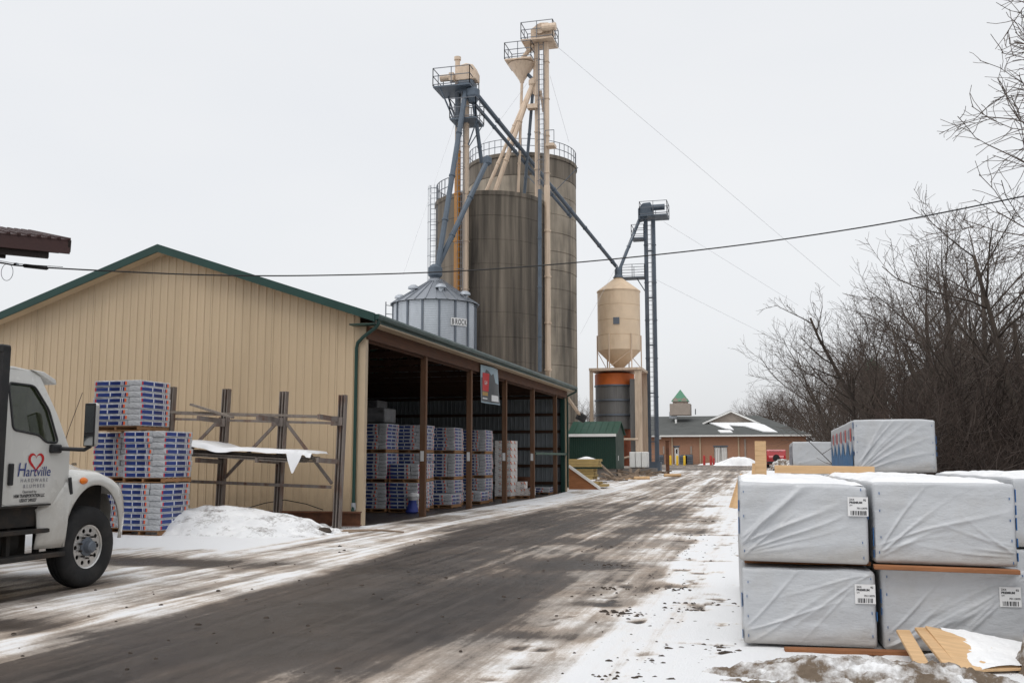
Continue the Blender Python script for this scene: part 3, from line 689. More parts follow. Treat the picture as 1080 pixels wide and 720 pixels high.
def load(X, Y, Z, layers, label, sx=1.02, sy=1.1, bh=0.128, dB=0.29, group='pallets of blue printed roofing bundles', rz=0.0, jit=0.02, skipback=True):
    """X, Y = centre of the footprint"""
    t = thing('roofing_pallet', label, 'pallet load', (X, Y, Z), group, rz)
    key = (sx, sy, bh, dB)
    if key not in _bm:
        p = pallet_mb(sx, sy).mesh('pallet'); fixn(p); p.materials.append(M['pallet'])
        L = sx - dB - 0.004
        _bm[key] = (p, bundle_mesh(L, sy / 3 - 0.004, bh - 0.003), bundle_mesh(sy, dB, bh - 0.003))
    p, A, B = _bm[key]
    share('pallet', p, t)
    L = sx - dB
    for k in range(layers):
        z = 0.109 + bh * (k + 0.5)
        top = k == layers - 1
        for r in range(3 if (top or not skipback) else 2):
            o = share('bundle', A, t, (-sx / 2 + L / 2 + rng.uniform(-jit, jit), -sy / 2 + sy / 6 + r * sy / 3 + (rng.uniform(-jit, jit) if r == 0 else 0), z), rng.uniform(-.008, .008) + (math.pi if (r == 0 and rng.random() < .12) else 0))
        share('bundle', B, t, (sx / 2 - dB / 2 + rng.uniform(-jit, jit), rng.uniform(-jit, jit), z), math.pi / 2 + rng.uniform(-.008, .008))
    return t
# outdoor stacks by the truck
og = 'roofing pallets stacked outside beside the truck'
load(-13.45, 19.66, 0.02, 8, 'bottom pallet of blue printed roofing bundles standing in the snow outside', group=og)
load(-13.43, 19.68, 1.165, 8, 'middle pallet of blue printed bundles on the outdoor stack beside the rack', group=og)
load(-14.75, 20.35, 0.02, 8, 'rear bottom roofing pallet hidden behind the truck hood', group=og)
load(-14.72, 20.33, 1.165, 8, 'roofing pallet behind the stack, seen between truck mirror and front stack', group=og)
load(-14.22, 19.74, 2.31, 8, 'topmost outdoor pallet of blue bundles straddling the two stacks', sx=1.25, group=og, rz=-0.03)
# inside the shed
ig = 'roofing pallets stored inside the open shed'
def column(xr, y0, tiers, names, sx=1.0, sy=1.1):
    z = 0.0
    for n, lab in zip(tiers, names):
        load(xr - sx / 2, y0 + sy / 2, z, n, lab, sx, sy, 0.118, 0.27, ig, rng.uniform(-.015, .015)); z += 0.118 * n + 0.117
column(-12.0, 29.8, (7, 7, 7), ('bottom shed pallet nearest the tan corner, against the gable', 'middle shed pallet nearest the tan corner', 'top shed pallet nearest the tan corner'))
column(-10.92, 29.85, (7, 4), ('bottom pallet behind the blue and white sack, left of the first post', 'short pallet above the sack, left of the first post'))
column(-11.3, 31.35, (7, 7, 7), ('bottom pallet just right of the first shed post', 'middle pallet just right of the first shed post', 'top pallet just right of the first shed post'))
column(-11.1, 34.1, (7, 7, 7), ('bottom pallet left of the second shed post', 'middle pallet left of the second shed post', 'top pallet left of the second shed post'))
column(-10.75, 32.8, (3,), ('low pallet of bundles on the floor left of the second post',))
column(-10.9, 37.4, (7, 7, 7), ('bottom pallet below and left of the hanging banner post', 'middle pallet between second and third shed posts', 'top pallet under the hanging banner'))
column(-10.62, 35.9, (3,), ('low pallet of bundles on the floor left of the third post',))
column(-13.1, 34.2, (7, 7), ('bottom inner pallet deeper behind the second post', 'inner pallet deeper behind the second post'))
column(-12.3, 38.6, (7, 7, 7), ('bottom inner pallet deeper behind the white cartons', 'middle inner pallet deeper behind the white cartons', 'top inner pallet deeper behind the white cartons'))
column(-10.3, 46.2, (2,), ('very low grey pallet at the far end of the shed',))
# white carton stack
cs = thing('carton_pallet', 'tall pallet of white and orange printed cartons in the shed', 'pallet load', (-11.18, 41.6, 0))
p = pallet_mb(0.72, 1.15).mesh('pallet'); fixn(p); p.materials.append(M['pallet']); share('pallet', p, cs)
cm = MB().box(0, 0, 0, 0.345, 0.56, 0.29).mesh('carton'); fixn(cm); cm.materials.append(M['carton'])
for k in range(8):
    for a in (-1, 1):
        for b in (-1, 1): share('carton', cm, cs, (a * 0.178 + rng.uniform(-.006, .006), b * 0.287, 0.112 + 0.295 * (k + 0.5)), rng.uniform(-.01, .01))
cs2 = thing('carton_pallet', 'low pallet with two cartons beside the tall white carton stack', 'pallet load', (-10.55, 42.3, 0))
share('pallet', p, cs2); share('carton', cm, cs2, (-0.1, 0, 0.26)); share('carton', cm, cs2, (0.25, 0.05, 0.26)); share('carton', cm, cs2, (-0.1, 0, 0.56))
# dim wrapped goods deeper inside
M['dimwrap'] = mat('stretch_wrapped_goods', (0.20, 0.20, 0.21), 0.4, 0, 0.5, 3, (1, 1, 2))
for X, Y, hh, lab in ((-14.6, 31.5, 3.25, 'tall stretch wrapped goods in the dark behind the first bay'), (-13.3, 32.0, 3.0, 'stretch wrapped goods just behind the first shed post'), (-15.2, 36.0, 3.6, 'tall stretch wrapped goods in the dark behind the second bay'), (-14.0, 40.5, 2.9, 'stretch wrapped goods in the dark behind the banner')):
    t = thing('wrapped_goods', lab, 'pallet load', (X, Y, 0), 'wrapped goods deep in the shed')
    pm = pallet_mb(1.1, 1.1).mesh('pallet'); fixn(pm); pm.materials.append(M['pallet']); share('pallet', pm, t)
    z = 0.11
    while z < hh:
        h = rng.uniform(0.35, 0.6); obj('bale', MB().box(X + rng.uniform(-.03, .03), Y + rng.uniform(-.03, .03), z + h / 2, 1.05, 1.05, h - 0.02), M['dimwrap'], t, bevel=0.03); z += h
# sack leaning on the first pallet
sk = thing('sack', 'blue and white paper sack slumped against the shed pallet', 'sack', (-11.05, 29.62, 0.0))
M['blue'] = mat('sack_blue', (0.04, 0.06, 0.28), 0.5, 0, 0.2, 4)
def sackpart(prof, m, nm):
    mb = MB().lathe(prof, 16, 0, 0, 0); r = random.Random(3)
    mb.v = [(-11.05 + x_ * (1 + .12 * math.sin(5 * math.atan2(y_, x_) + z_ * 9)) + .08 * z_, 29.62 + .62 * y_ * (1 + .1 * math.cos(4 * math.atan2(y_, x_ + 1e-6))) + .10 * z_, z_) for x_, y_, z_ in mb.v]
    obj(nm, mb, m, sk, smooth=True)
sackpart([(0.17, 0.0), (0.21, 0.04), (0.17, 0.16), (0.13, 0.30), (0.13, 0.40)], M['blue'], 'lower_bag')
sackpart([(0.133, 0.395), (0.17, 0.46), (0.20, 0.52), (0.15, 0.60), (0.05, 0.63)], M['paper'], 'upper_bag')
# brown machine at the far end
t = thing('feed_barrow', 'rusty brown steel tub at the far end of the shed', 'tub', (-11.4, 45.4, 0))
obj('tub', MB().lathe([(0.25, 0.30), (0.42, 0.45), (0.50, 0.85), (0.47, 0.85), (0.38, 0.48), (0.2, 0.36)], 18, -11.4, 45.4, 0), M['rust'], t, smooth=True)
for a in (0, 2.1, 4.2): obj('leg', MB().cyl((-11.4 + .25 * math.cos(a), 45.4 + .25 * math.sin(a), 0), (-11.4 + .3 * math.cos(a), 45.4 + .3 * math.sin(a), .42), .025), M['rust'], t)

# ------------------------------------------------------------------ lumber rack in front of the gable
RKY = 22.0
rack = thing('lumber_rack', 'weathered steel lumber rack standing before the tan gable', 'rack', (-12.3, RKY, 0))
rp = [(-14.75, 3.50), (-13.20, 3.42), (-11.62, 3.33), (-10.05, 3.22)]
LEAN = 0.055
for X, zt in rp:
    mb = MB()
    a = Vector((X - LEAN * 1.6 * 0.5, RKY, -0.02)); b = Vector((X + LEAN * 1.0, RKY, zt))
    mb.bar(a, b, 0.03, 0.16, (0, 1, 0)); d = 0.10
    d = .075; mb.bar(a + Vector((-d, 0, 0)), b + Vector((-d, 0, 0)), 0.16, 0.022, (1, 0, 0)); mb.bar(a + Vector((d, 0, 0)), b + Vector((d, 0, 0)), 0.16, 0.022, (1, 0, 0))
    obj('post', mb, M['racksteel'], rack)
    for z in (2.62, 1.62):
        obj('arm', MB().bar((X - 0.02, RKY - 0.05, z), (X - 0.10, RKY - 1.0, z + 0.04), 0.07, 0.11), M['racksteel'], rack)
    obj('arm_plate', MB().box(X - 0.05, RKY - 0.115, 2.58, 0.3, 0.02, 0.2), M['racksteel'], rack)
for z in (2.74, 2.60): obj('rail', MB().bar((-14.9, RKY + 0.06, z + 0.10), (-10.1, RKY + 0.06, z - 0.06), 0.05, 0.06), M['racksteel'], rack)
obj('rail', MB().bar((-14.9, RKY - 0.12, 1.16), (-10.2, RKY - 0.12, 1.02), 0.04, 0.075), M['racksteel'], rack)
for a, b in (((-13.15, 1.2), (-11.7, 2.62)), ((-11.55, 2.62), (-10.25, 1.1)), ((-14.65, 1.4), (-13.3, 2.7))):
    obj('brace', MB().bar((a[0], RKY + 0.02, a[1]), (b[0], RKY + 0.02, b[1]), 0.05, 0.07), M['racksteel'], rack)
# loose planks on the upper arms
for k, (x0, x1, y, z, tilt) in enumerate(((-14.9, -10.35, -0.45, 2.76, -0.10), (-13.75, -12.6, -0.6, 2.83, -0.30))):
    tag(obj('plank', MB().bar((x0, RKY + y, z + 0.06 - tilt * 0.4), (x1, RKY + y, z - 0.03 + tilt * 0.4), 0.14, 0.05), M['greywood']), ('long grey plank lying on the upper rack arms', 'short tilted grey plank on top of the rack')[k], 'plank', 'planks on the rack')
# boards on the lower arms, with a white sheet over them
bz = 1.72
for k in range(3):
    for r in range(3 - (k > 1)):
        tag(obj('board', MB().box(-12.45 + 0.15 * k - 0.1 * r, RKY - 0.25 - 0.3 * r, bz + 0.045 * k, 3.7 - 0.2 * k, 0.26, 0.035, rz=0.01 * r, ry=0.055), M['greywood']), 'grey board in the sheeted pile on the lumber rack', 'board', 'boards on the lower rack arms')
mb = MB(); nx_, ny_ = 90, 26
for i in range(nx_ + 1):
    for j in range(ny_ + 1):
        u = i / nx_; v = j / ny_
        X = -14.45 + 4.15 * u; y = RKY - 1.12 + 1.2 * v
        z = 1.94 - 0.055 * (X + 12.4) + 0.06 * float(fbm(np.array(X * 1.6), np.array(y * 3.0 + 4), 3)) + 0.10 * math.exp(-((u - 0.22) / 0.15) ** 2) - 0.05 * math.exp(-((u - .45) / .06) ** 2)
        d = max(0, 0.10 - v) / 0.10
        drop = 0.06 + 0.10 * float(vnoise(np.array(X * 2.2), np.array(1.5)))
        if u > 0.86 and u < 0.95: drop = 0.52 * (1 - abs(u - 0.905) / 0.06) + 0.05
        if u < 0.12: drop = 0.85 * (0.12 - u) / 0.12 + 0.35 * (u > .05)
        z -= d * max(0.04, drop); y += 0.09 * d * math.sin(X * 9)* .6
        if u > 0.97: z -= 0.05
        mb.v.append((X, y, z))
for i in range(nx_):
    for j in range(ny_): a = i * (ny_ + 1) + j; mb.f.append((a, a + ny_ + 1, a + ny_ + 2, a + 1))
o = obj('tarpaulin', mb, M['tarp'], smooth=True, ang=60, recalc=False); tag(o, 'white plastic sheet draped over boards on the rack', 'tarpaulin')
# rusty beam on the ground and a wire
rb = thing('steel_beam', 'rusty steel I beam lying on the ground by the shed corner', 'beam', (-11.4, 22.35, 0))
for z in (0.08, 0.40): obj('flange', MB().bar((-13.0, 21.85, z + 0.02), (-9.72, 22.55, z), 0.26, 0.03), M['rust'], rb)
obj('web', MB().bar((-13.0, 21.85, 0.26), (-9.72, 22.55, 0.24), 0.03, 0.30), M['rust'], rb)
o = obj('loose_wire', MB().tube([(-12.6, 21.9, 0.45), (-12.0, 22.0, 0.62), (-11.5, 22.05, 0.70), (-11.0, 22.2, 0.60), (-10.6, 22.3, 0.46)], 0.012, 6), M['cable']); tag(o, 'thin dark wire arching over the rusty steel beam', 'wire')
o = obj('stone', MB().lathe([(0.02, 0), (0.14, 0.03), (0.17, 0.08), (0.12, 0.15), (0.03, 0.17)], 11, -9.75, 20.6, 0.0), M['clod'], smooth=True); tag(o, 'dark lump of frozen mud at the foot of the snow heap', 'stone')
for q in range(3): tag(obj('stick', MB().tube([(-9.9 + .3 * q, 21.3 - .2 * q, 0.05), (-9.2 + .25 * q, 21.5 - .2 * q, 0.06 + .02 * q), (-8.7 + .3 * q, 21.55 - .15 * q, 0.05)], 0.02, 5), M['debris']), 'thin stick lying in the snow by the beam end', 'stick', 'sticks by the beam end')

# ------------------------------------------------------------------ delivery truck (heading +Y, right side toward the road)
TXC, TXR = -9.88, -8.76
truck = thing('delivery_truck', 'white flatbed delivery truck parked at the left with a red heart on its door', 'truck', (TXC, 10.5, 0))
def holed(outer, holes, to3, vec, name, m, parent, bevel=0.0):
    """flat plate with openings: 2D loops -> triangulated -> extruded"""
    bm = bmesh.new(); edges = []
    for loop in [outer] + holes:
        vs_ = [bm.verts.new(to3(*p)) for p in loop]
        for i in range(len(vs_)): edges.append(bm.edges.new((vs_[i], vs_[(i + 1) % len(vs_)])))
    bmesh.ops.triangle_fill(bm, edges=edges, use_beauty=True)
    r = bmesh.ops.extrude_face_region(bm, geom=bm.faces[:])
    bmesh.ops.translate(bm, vec=Vector(vec), verts=[v for v in r['geom'] if isinstance(v, bmesh.types.BMVert)])
    bmesh.ops.recalc_face_normals(bm, faces=bm.faces)
    me = bpy.data.meshes.new(name); bm.to_mesh(me); bm.free(); me.transform(Matrix.Translation(-wloc(parent)))
    return obj(name, me, m, parent, bevel=bevel)
def smoothloop(pts, k=4):
    """round the corners of a closed polygon"""
    o = []; n = len(pts)
    for i in range(n):
        a, b, c = Vector(pts[i - 1]), Vector(pts[i]), Vector(pts[(i + 1) % n])
        r = min(0.06, (a - b).length * .4, (c - b).length * .4)
        p = b + (a - b).normalized() * r; q = b + (c - b).normalized() * r
        for j in range(k + 1):
            t = j / k; o.append(tuple((p * (1 - t) ** 2 + b * 2 * t * (1 - t) + q * t * t)))
    return o
win = smoothloop([(9.90, 2.595), (10.33, 2.585), (10.56, 2.30), (10.69, 1.885), (10.47, 1.89), (10.36, 1.975), (9.93, 2.03)])
door_o = smoothloop([(9.82, 2.66), (10.41, 2.645), (10.68, 2.25), (10.87, 1.80), (10.87, 1.42), (10.60, 1.145), (9.80, 1.135)])
def tumble(z): return 0.0 if z < 1.9 else 0.14 * (z - 1.9)
def sideR(y, z): return (TXR - tumble(z), y, z)
door = holed(door_o, [win], sideR, (-0.04, 0, 0), 'door', M['truck'], truck, bevel=0.004)
door['label'] = 'white cab door with red heart and lettering'
# rest of the cab shell
cabo = [(9.60, 1.12), (9.60, 2.70), (9.72, 2.76), (10.30, 2.76), (10.46, 2.70), (10.72, 2.25), (10.93, 1.80), (10.93, 1.40), (10.62, 1.10)]
holed(cabo, [[(p[0] + (.0), p[1]) for p in door_o]], lambda y, z: (TXR - 0.006 - tumble(z), y, z), (-0.05, 0, 0), 'cab_side', M['truck'], truck)
holed(cabo, [win], lambda y, z: (2 * TXC - TXR + tumble(z), y, z), (0.05, 0, 0), 'cab_side', M['truck'], truck)
mb = MB()
prof = [(9.60, 1.12), (9.585, 2.69), (9.72, 2.775), (10.0, 2.80), (10.30, 2.775), (10.47, 2.71)]
rows = []
for (y, z) in prof:
    xr = TXR - tumble(z) - 0.004; xl = 2 * TXC - xr
    rows.append([(xl + (xr - xl) * t, y, z + 0.03 * (1 - (2 * t - 1) ** 2) * (z > 2.6)) for t in np.linspace(0, 1, 9)])
for r in rows: mb.v += r
for i in range(len(rows) - 1):
    for j in range(8): a = i * 9 + j; mb.f.append((a, a + 1, a + 10, a + 9))
o = obj('cab_roof', mb, M['truck'], truck, smooth=True, recalc=False); s = o.modifiers.new('thick', 'SOLIDIFY'); s.thickness = 0.04; s.offset = -1
mb = MB(); mb.v += [(TXR - tumble(2.7) - .06, 10.47, 2.70), (TXR - .06, 10.93, 1.80), (2 * TXC - TXR + .06, 10.93, 1.80), (2 * TXC - TXR + tumble(2.7) + .06, 10.47, 2.70)]; mb.f.append((0, 1, 2, 3))
obj('windscreen', mb, M['glass'], truck)
obj('cab_floor', MB().box2(2 * TXC - TXR + .06, 9.66, 1.12, TXR - .07, 10.85, 1.2), M['plastic'], truck)
obj('dashboard', MB().box2(2 * TXC - TXR + .08, 10.62, 1.2, TXR - .08, 10.88, 1.74), M['plastic'], truck, bevel=.03)
for q in (-0.55, 0.55):
    st = obj('seat', MB().box(TXC + q, 9.98, 1.45, 0.52, 0.5, 0.3).box(TXC + q, 9.76, 1.9, 0.5, 0.14, 0.8, rx=-.12), M['plastic'], truck, bevel=.04, segs=2)
obj('steering_wheel', MB().tube([(TXC - .55 + .22 * math.cos(a), 10.45 + .09 * math.sin(a), 1.85 + .2 * math.sin(a)) for a in np.linspace(0, 2 * math.pi, 17)], .016, 6), M['plastic'], truck)
# window pane, rubber seal, vent mirror shade inside the pane
mb = MB(); mb.v += [(TXR - 0.02 - tumble(z), y, z) for y, z in win]; mb.f.append(tuple(range(len(win)))); obj('window_pane', mb, M['glass'], door)
obj('window_seal', MB().tube([(TXR + 0.004 - tumble(z), y, z) for y, z in win + [win[0], win[1]]], 0.014, 6), M['plastic'], door, smooth=True)
mb = MB(); mb.v += [(2 * TXC - TXR + 0.02 + tumble(z), y, z) for y, z in win]; mb.f.append(tuple(range(len(win)))); obj('window_pane', mb, M['glass'], truck)
obj('door_sill_trim', MB().bar((TXR + 0.006, 9.62, 1.115), (TXR + 0.006, 10.60, 1.122), 0.03, 0.022), M['chassis'], truck)
obj('door_handle', MB().box(TXR + 0.012, 9.905, 1.50, 0.035, 0.07, 0.26), M['plastic'], door, bevel=.012, segs=2)
obj('grab_bar', MB().tube([(TXR + .0, 9.69, 2.05), (TXR + .06, 9.69, 2.03), (TXR + .06, 9.70, 1.36), (TXR, 9.70, 1.34)], .016, 8), M['alu'], truck, smooth=True)
obj('visor', MB().prism([(TXR - .10, 10.28, 2.785), (TXR - .10, 10.50, 2.775), (TXR - .10, 10.72, 2.69), (TXR - .10, 10.74, 2.625), (TXR - .10, 10.68, 2.635), (TXR - .10, 10.47, 2.715)], (-2.04, 0, 0)), M['truck'], truck, bevel=.012, segs=2)
# door artwork
DX = TXR + 0.0035
def hw(t):
    x = 16 * math.sin(t) ** 3; y = 13 * math.cos(t) - 5 * math.cos(2 * t) - 2 * math.cos(3 * t) - math.cos(4 * t); return x / 16, y / 16
mb = MB(); pts = []
for k in range(61):
    t = 2 * math.pi * k / 60; a = hw(t); wd = 0.20 + 0.26 * max(0, math.sin(t * 0.5) ** 2 if 0.6 < t < 5.7 else 0.15) * (1.0 if abs(t - math.pi) > 0.9 else 0.35)
    pts.append((a[0], a[1], wd))
for (x_, y_, wd) in pts:
    for sgn in (-1, 1):
        f = 1 + sgn * wd * 0.55
        yy = 10.325 + 0.115 * x_ * f; zz = 1.655 + 0.115 * (y_ * f)
        mb.v.append((DX, yy, zz))
for k in range(60): mb.f.append((2 * k, 2 * k + 1, 2 * k + 3, 2 * k + 2))
obj('heart_emblem', mb, M['redink'], door)
TD = lambda y, z: frame((DX + 0.002, y, z), (0, 1, 0), (0, 0, 1))
text('lettering', 'H', 0.235, TD(10.085, 1.475), M['navyink'], door, 0.0004, 0.15, 0.85)
text('lettering', 'artville', 0.17, TD(10.37, 1.475), M['navyink'], door, 0.0004, 0.12, 0.92)
text('lettering', 'H A R D W A R E', 0.062, TD(10.31, 1.405), M['greyink'], door, 0.0004)
text('lettering', '& L U M B E R', 0.062, TD(10.31, 1.335), M['greyink'], door, 0.0004)
text('lettering', 'Operated by:', 0.045, TD(10.24, 1.275), M['ink'], door, 0.0004)
text('lettering', 'HRM TRANSPORTATION LLC', 0.055, TD(10.24, 1.222), M['ink'], door, 0.0004, 0, 0.72, offset=0.0012)
text('lettering', 'USDOT 2493327', 0.055, TD(10.22, 1.168), M['ink'], door, 0.0004, 0, 0.72, offset=0.0012)
# fender with wheel arch, lofted along Y
HUB = (11.45, 0.53)
def zbot(y):
    if y < 10.875: return 0.575
    q = (y - HUB[0]) / 0.585
    if abs(q) < 1: return 0.575 + 0.765 * math.sqrt(1 - q * q)
    return 0.60
def ztop(y):
    k = [(10.50, 1.10), (10.62, 1.15), (10.90, 1.43), (11.05, 1.50), (11.30, 1.555), (11.55, 1.55), (11.80, 1.47), (12.0, 1.36), (12.14, 1.22)]
    for (a, b), (c, d) in zip(k, k[1:]):
        if y <= c: t = (y - a) / (c - a); return b + (d - b) * t
    return k[-1][1]
def xout(y): return TXR + 0.02 - (0.9 * (y - 11.85) ** 2 if y > 11.85 else 0) - (0.5 * max(0, 10.9 - y) ** 2)
ysec = list(np.linspace(10.47, 10.87, 10)) + [10.88 + 0.585 * (1 - math.cos(t)) - 0.012 for t in np.linspace(0.02, math.pi - 0.02, 26)] + [12.045, 12.09, 12.14]
mb = MB(); SEC = 12
for y in ysec:
    zb, zt, xo = zbot(y), ztop(y), xout(y); zt = max(zt, zb + 0.03)
    r = min(0.10, (zt - zb) * 0.5)
    for k in range(6):
        t = k / 5; z = zb + (zt - r - zb) * t
        mb.v.append((xo + 0.025 * (1 - abs(2 * t - 1)) - (0.03 * (z < 0.9) * (0.9 - z)), y, z))
    for k in range(1, 7):
        t = k / 6 * math.pi / 2
        mb.v.append((xo - (0.36 if y > 10.9 else 0.10) * (1 - math.cos(t)), y, zt - r + r * math.sin(t)))
for i in range(len(ysec) - 1):
    for k in range(SEC - 1): a = i * SEC + k; mb.f.append((a, a + SEC, a + SEC + 1, a + 1))
fe = obj('fender', mb, M['truck'], truck, smooth=True, ang=50, recalc=False); s = fe.modifiers.new('thick', 'SOLIDIFY'); s.thickness = 0.03; s.offset = -1
# mirrored far fender and the hood between them
me2 = fe.data.copy(); 
for v in me2.vertices: v.co.x = -v.co.x
me2.flip_normals(); f2 = bpy.data.objects.new('fender', me2); C.objects.link(f2); f2.parent = truck; s = f2.modifiers.new('thick', 'SOLIDIFY'); s.thickness = 0.03; s.offset = -1
mb = MB(); hs = [(10.90, 1.80, 0.95), (11.2, 1.77, 0.92), (11.6, 1.70, 0.85), (12.0, 1.60, 0.76), (12.3, 1.48, 0.68), (12.45, 1.30, 0.64), (12.47, 0.85, 0.62)]
for (y, z, hw_) in hs:
    for t in np.linspace(-1, 1, 15): mb.v.append((TXC + hw_ * t, y, z - 0.30 * abs(t) ** 3.2))
for i in range(len(hs) - 1):
    for j in range(14): a = i * 15 + j; mb.f.append((a, a + 1, a + 16, a + 15))
obj('hood', mb, M['truck'], truck, smooth=True, ang=60)
obj('bumper', MB().box2(TXC - .62, 12.36, 0.45, TXC + .62, 12.52, 0.75), M['alu'], truck, bevel=.03)
obj('marker_lamp', MB().lathe([(0.005, -.03), (0.02, -.01), (0.062, 0.0)], 14, 0, 0, 0, 'X', False), M['amber'], fe)
ml = truck.children_recursive
lampo = [o for o in ml if o.name.startswith('marker_lamp')][0]; lampo.data = MB().lathe([(0.062, 0.0), (0.05, 0.02), (0.005, 0.032)], 14, 0, 0, 0, 'X').mesh('marker_lamp'); lampo.data.materials.append(M['amber']); lampo.location = Vector((TXR + .035, 11.17, 1.40)) - wloc(truck); lampo.scale = (1, 1.25, 0.75)
for p_ in lampo.data.polygons: p_.use_smooth = True
text('badge', '4300', 0.05, frame((TXR - 0.0, 11.02, 1.60), (0, 1, 0), (-0.3, 0, 1)), M['plastic'], truck, 0.002)
obj('cowl_step_pad', MB().box(TXR + .03, 10.93, 1.34, 0.03, 0.05, 0.22, rx=.2), M['plastic'], truck, bevel=.008)
# mirror
mi = obj('mirror_housing', MB().box(TXR + 0.36, 10.86, 2.115, 0.17, 0.09, 0.56), M['alu'], truck, bevel=.035, segs=2)
obj('mirror_glass', MB().box(TXR + 0.36, 10.81, 2.19, 0.125, 0.008, 0.35), M['mirror'], mi)
obj('mirror_glass', MB().box(TXR + 0.36, 10.81, 1.915, 0.125, 0.008, 0.12), M['mirror'], mi)
obj('mirror_rim', MB().box(TXR + 0.36, 10.816, 2.115, 0.158, 0.012, 0.545), M['plastic'], mi, bevel=.004)
obj('mirror_arm', MB().tube([(TXR - .01, 10.66, 1.80), (TXR + .10, 10.67, 1.81), (TXR + .28, 10.84, 1.80), (TXR + .36, 10.86, 1.85)], .026, 8), M['plastic'], truck, smooth=True)
obj('mirror_base', MB().box(TXR + .03, 10.62, 1.81, .07, .17, .11), M['plastic'], truck, bevel=.02, segs=2)
obj('aerial', MB().tube([(TXR - .15, 10.95, 1.78), (TXR - .10, 11.02, 2.10), (TXR - .02, 11.13, 2.55)], .004, 5), M['plastic'], truck)
# steps, tank, frame rails
obj('step', MB().box2(TXR - .22, 9.3, .775, TXR + .0, 10.68, .83), M['chassis'], truck, bevel=.008)
obj('step', MB().box2(TXR - .25, 9.3, .46, TXR + .02, 10.92, .52), M['chassis'], truck, bevel=.008)
for y in (9.5, 10.1, 10.6): obj('step_bracket', MB().box2(TXR - .2, y - .03, .49, TXR - .14, y + .03, 1.12), M['chassis'], truck)
obj('fuel_tank', MB().cyl((TXR - .48, 9.0, .70), (TXR - .48, 10.35, .70), .28, n=20), M['chassis'], truck, smooth=True)
for q in (-.43, .43): obj('frame_rail', MB().box2(TXC + q - .04, 4.6, .72, TXC + q + .04, 12.4, .98), M['chassis'], truck)
obj('inner_arch', MB().box2(TXC - .75, 10.9, .75, TXC + .80, 12.0, 1.35), M['chassis'], truck)
obj('underbody', MB().box2(TXC - .95, 8.2, .42, TXC + .62, 10.8, 1.10), M['chassis'], truck); obj('kick_panel', MB().box2(TXR - .30, 9.7, .86, TXR - .10, 10.55, 1.11), M['chassis'], truck)
# wheels
def wheel(x_face, y, side, parent, dual=False):
    wdt = 0.27
    wroot = obj('wheel', MB().lathe([(0.10, -.22), (0.20, -.20), (0.285, -.24), (0.285, -.02), (0.27, -.03), (0.25, -.16), (0.10, -.16)], 28, 0, 0, 0, 'X', False), M['alu'], None, smooth=True)
    wroot.parent = parent; wroot.location = Vector((x_face, y, HUB[1])) - wloc(parent)
    if side < 0: wroot.rotation_euler = (0, 0, math.pi)
    tp = [(0.285, -.25), (0.33, -.275), (0.44, -.28), (0.505, -.26), (0.525, -.22), (0.530, -.20), (0.530, -.175), (0.515, -.172), (0.515, -.162), (0.530, -.158), (0.532, -.115), (0.517, -.112), (0.517, -.102), (0.530, -.098), (0.530, -.06), (0.522, -.035), (0.50, -.005), (0.44, .012), (0.36, .008), (0.33, .0), (0.295, -.015), (0.285, -.03)]
    me = MB().lathe(tp, 48, 0, 0, 0, 'X', False).mesh('tyre'); fixn(me); me.materials.append(M['rubber'])
    for p_ in me.polygons: p_.use_smooth = True
    me.set_sharp_from_angle(angle=math.radians(40))
    share('tyre', me, wroot)
    # disc with ten hand holes
    oc = [(0.283 * math.cos(a), 0.283 * math.sin(a)) for a in np.linspace(0, 2 * math.pi, 41)[:-1]]
    hl = []
    for k in range(10):
        a0 = 2 * math.pi * k / 10; hl.append([(0.215 * math.cos(a0) + 0.030 * math.cos(b), 0.215 * math.sin(a0) + 0.030 * math.sin(b)) for b in np.linspace(0, 2 * math.pi, 11)[:-1]])
    bm = bmesh.new(); ed = []
    for lp in [oc] + hl:
        v_ = [bm.verts.new((-0.045, p[0], p[1])) for p in lp]; ed += [bm.edges.new((v_[i], v_[(i + 1) % len(v_)])) for i in range(len(v_))]
    bmesh.ops.triangle_fill(bm, edges=ed, use_beauty=True)
    r = bmesh.ops.extrude_face_region(bm, geom=bm.faces[:]); bmesh.ops.translate(bm, vec=(-.012, 0, 0), verts=[v for v in r['geom'] if isinstance(v, bmesh.types.BMVert)])
    bmesh.ops.recalc_face_normals(bm, faces=bm.faces)
    me = bpy.data.meshes.new('rim'); bm.to_mesh(me); bm.free(); me.materials.append(M['alu']); share('rim', me, wroot)
    me = MB().lathe([(0.125, -.042), (0.125, -.03), (0.085, -.02), (0.078, .045), (0.06, .065), (0.02, .07)], 24, 0, 0, 0, 'X').mesh('hub'); fixn(me); me.materials.append(M['stiff']); share('hub', me, wroot)
    mb = MB()
    for k in range(10):
        a = 2 * math.pi * (k + .5) / 10; mb.cyl((-.04,   .15 * math.cos(a), .15 * math.sin(a)), (.0, .15 * math.cos(a), .15 * math.sin(a)), .015, .012, 6)
    me = mb.mesh('lug_nuts'); fixn(me); me.materials.append(M['chassis']); share('lug_nuts', me, wroot)
    me = MB().lathe([(0.27, -.10), (0.02, -.10)], 20, 0, 0, 0, 'X', False).mesh('brake_drum'); me.materials.append(M['chassis']); share('brake_drum', me, wroot)
wheel(TXR - .045, HUB[0], 1, truck); wheel(2 * TXC - TXR + .045, HUB[0], -1, truck)
wheel(TXR - .045, 6.3, 1, truck); wheel(2 * TXC - TXR + .045, 6.3, -1, truck)
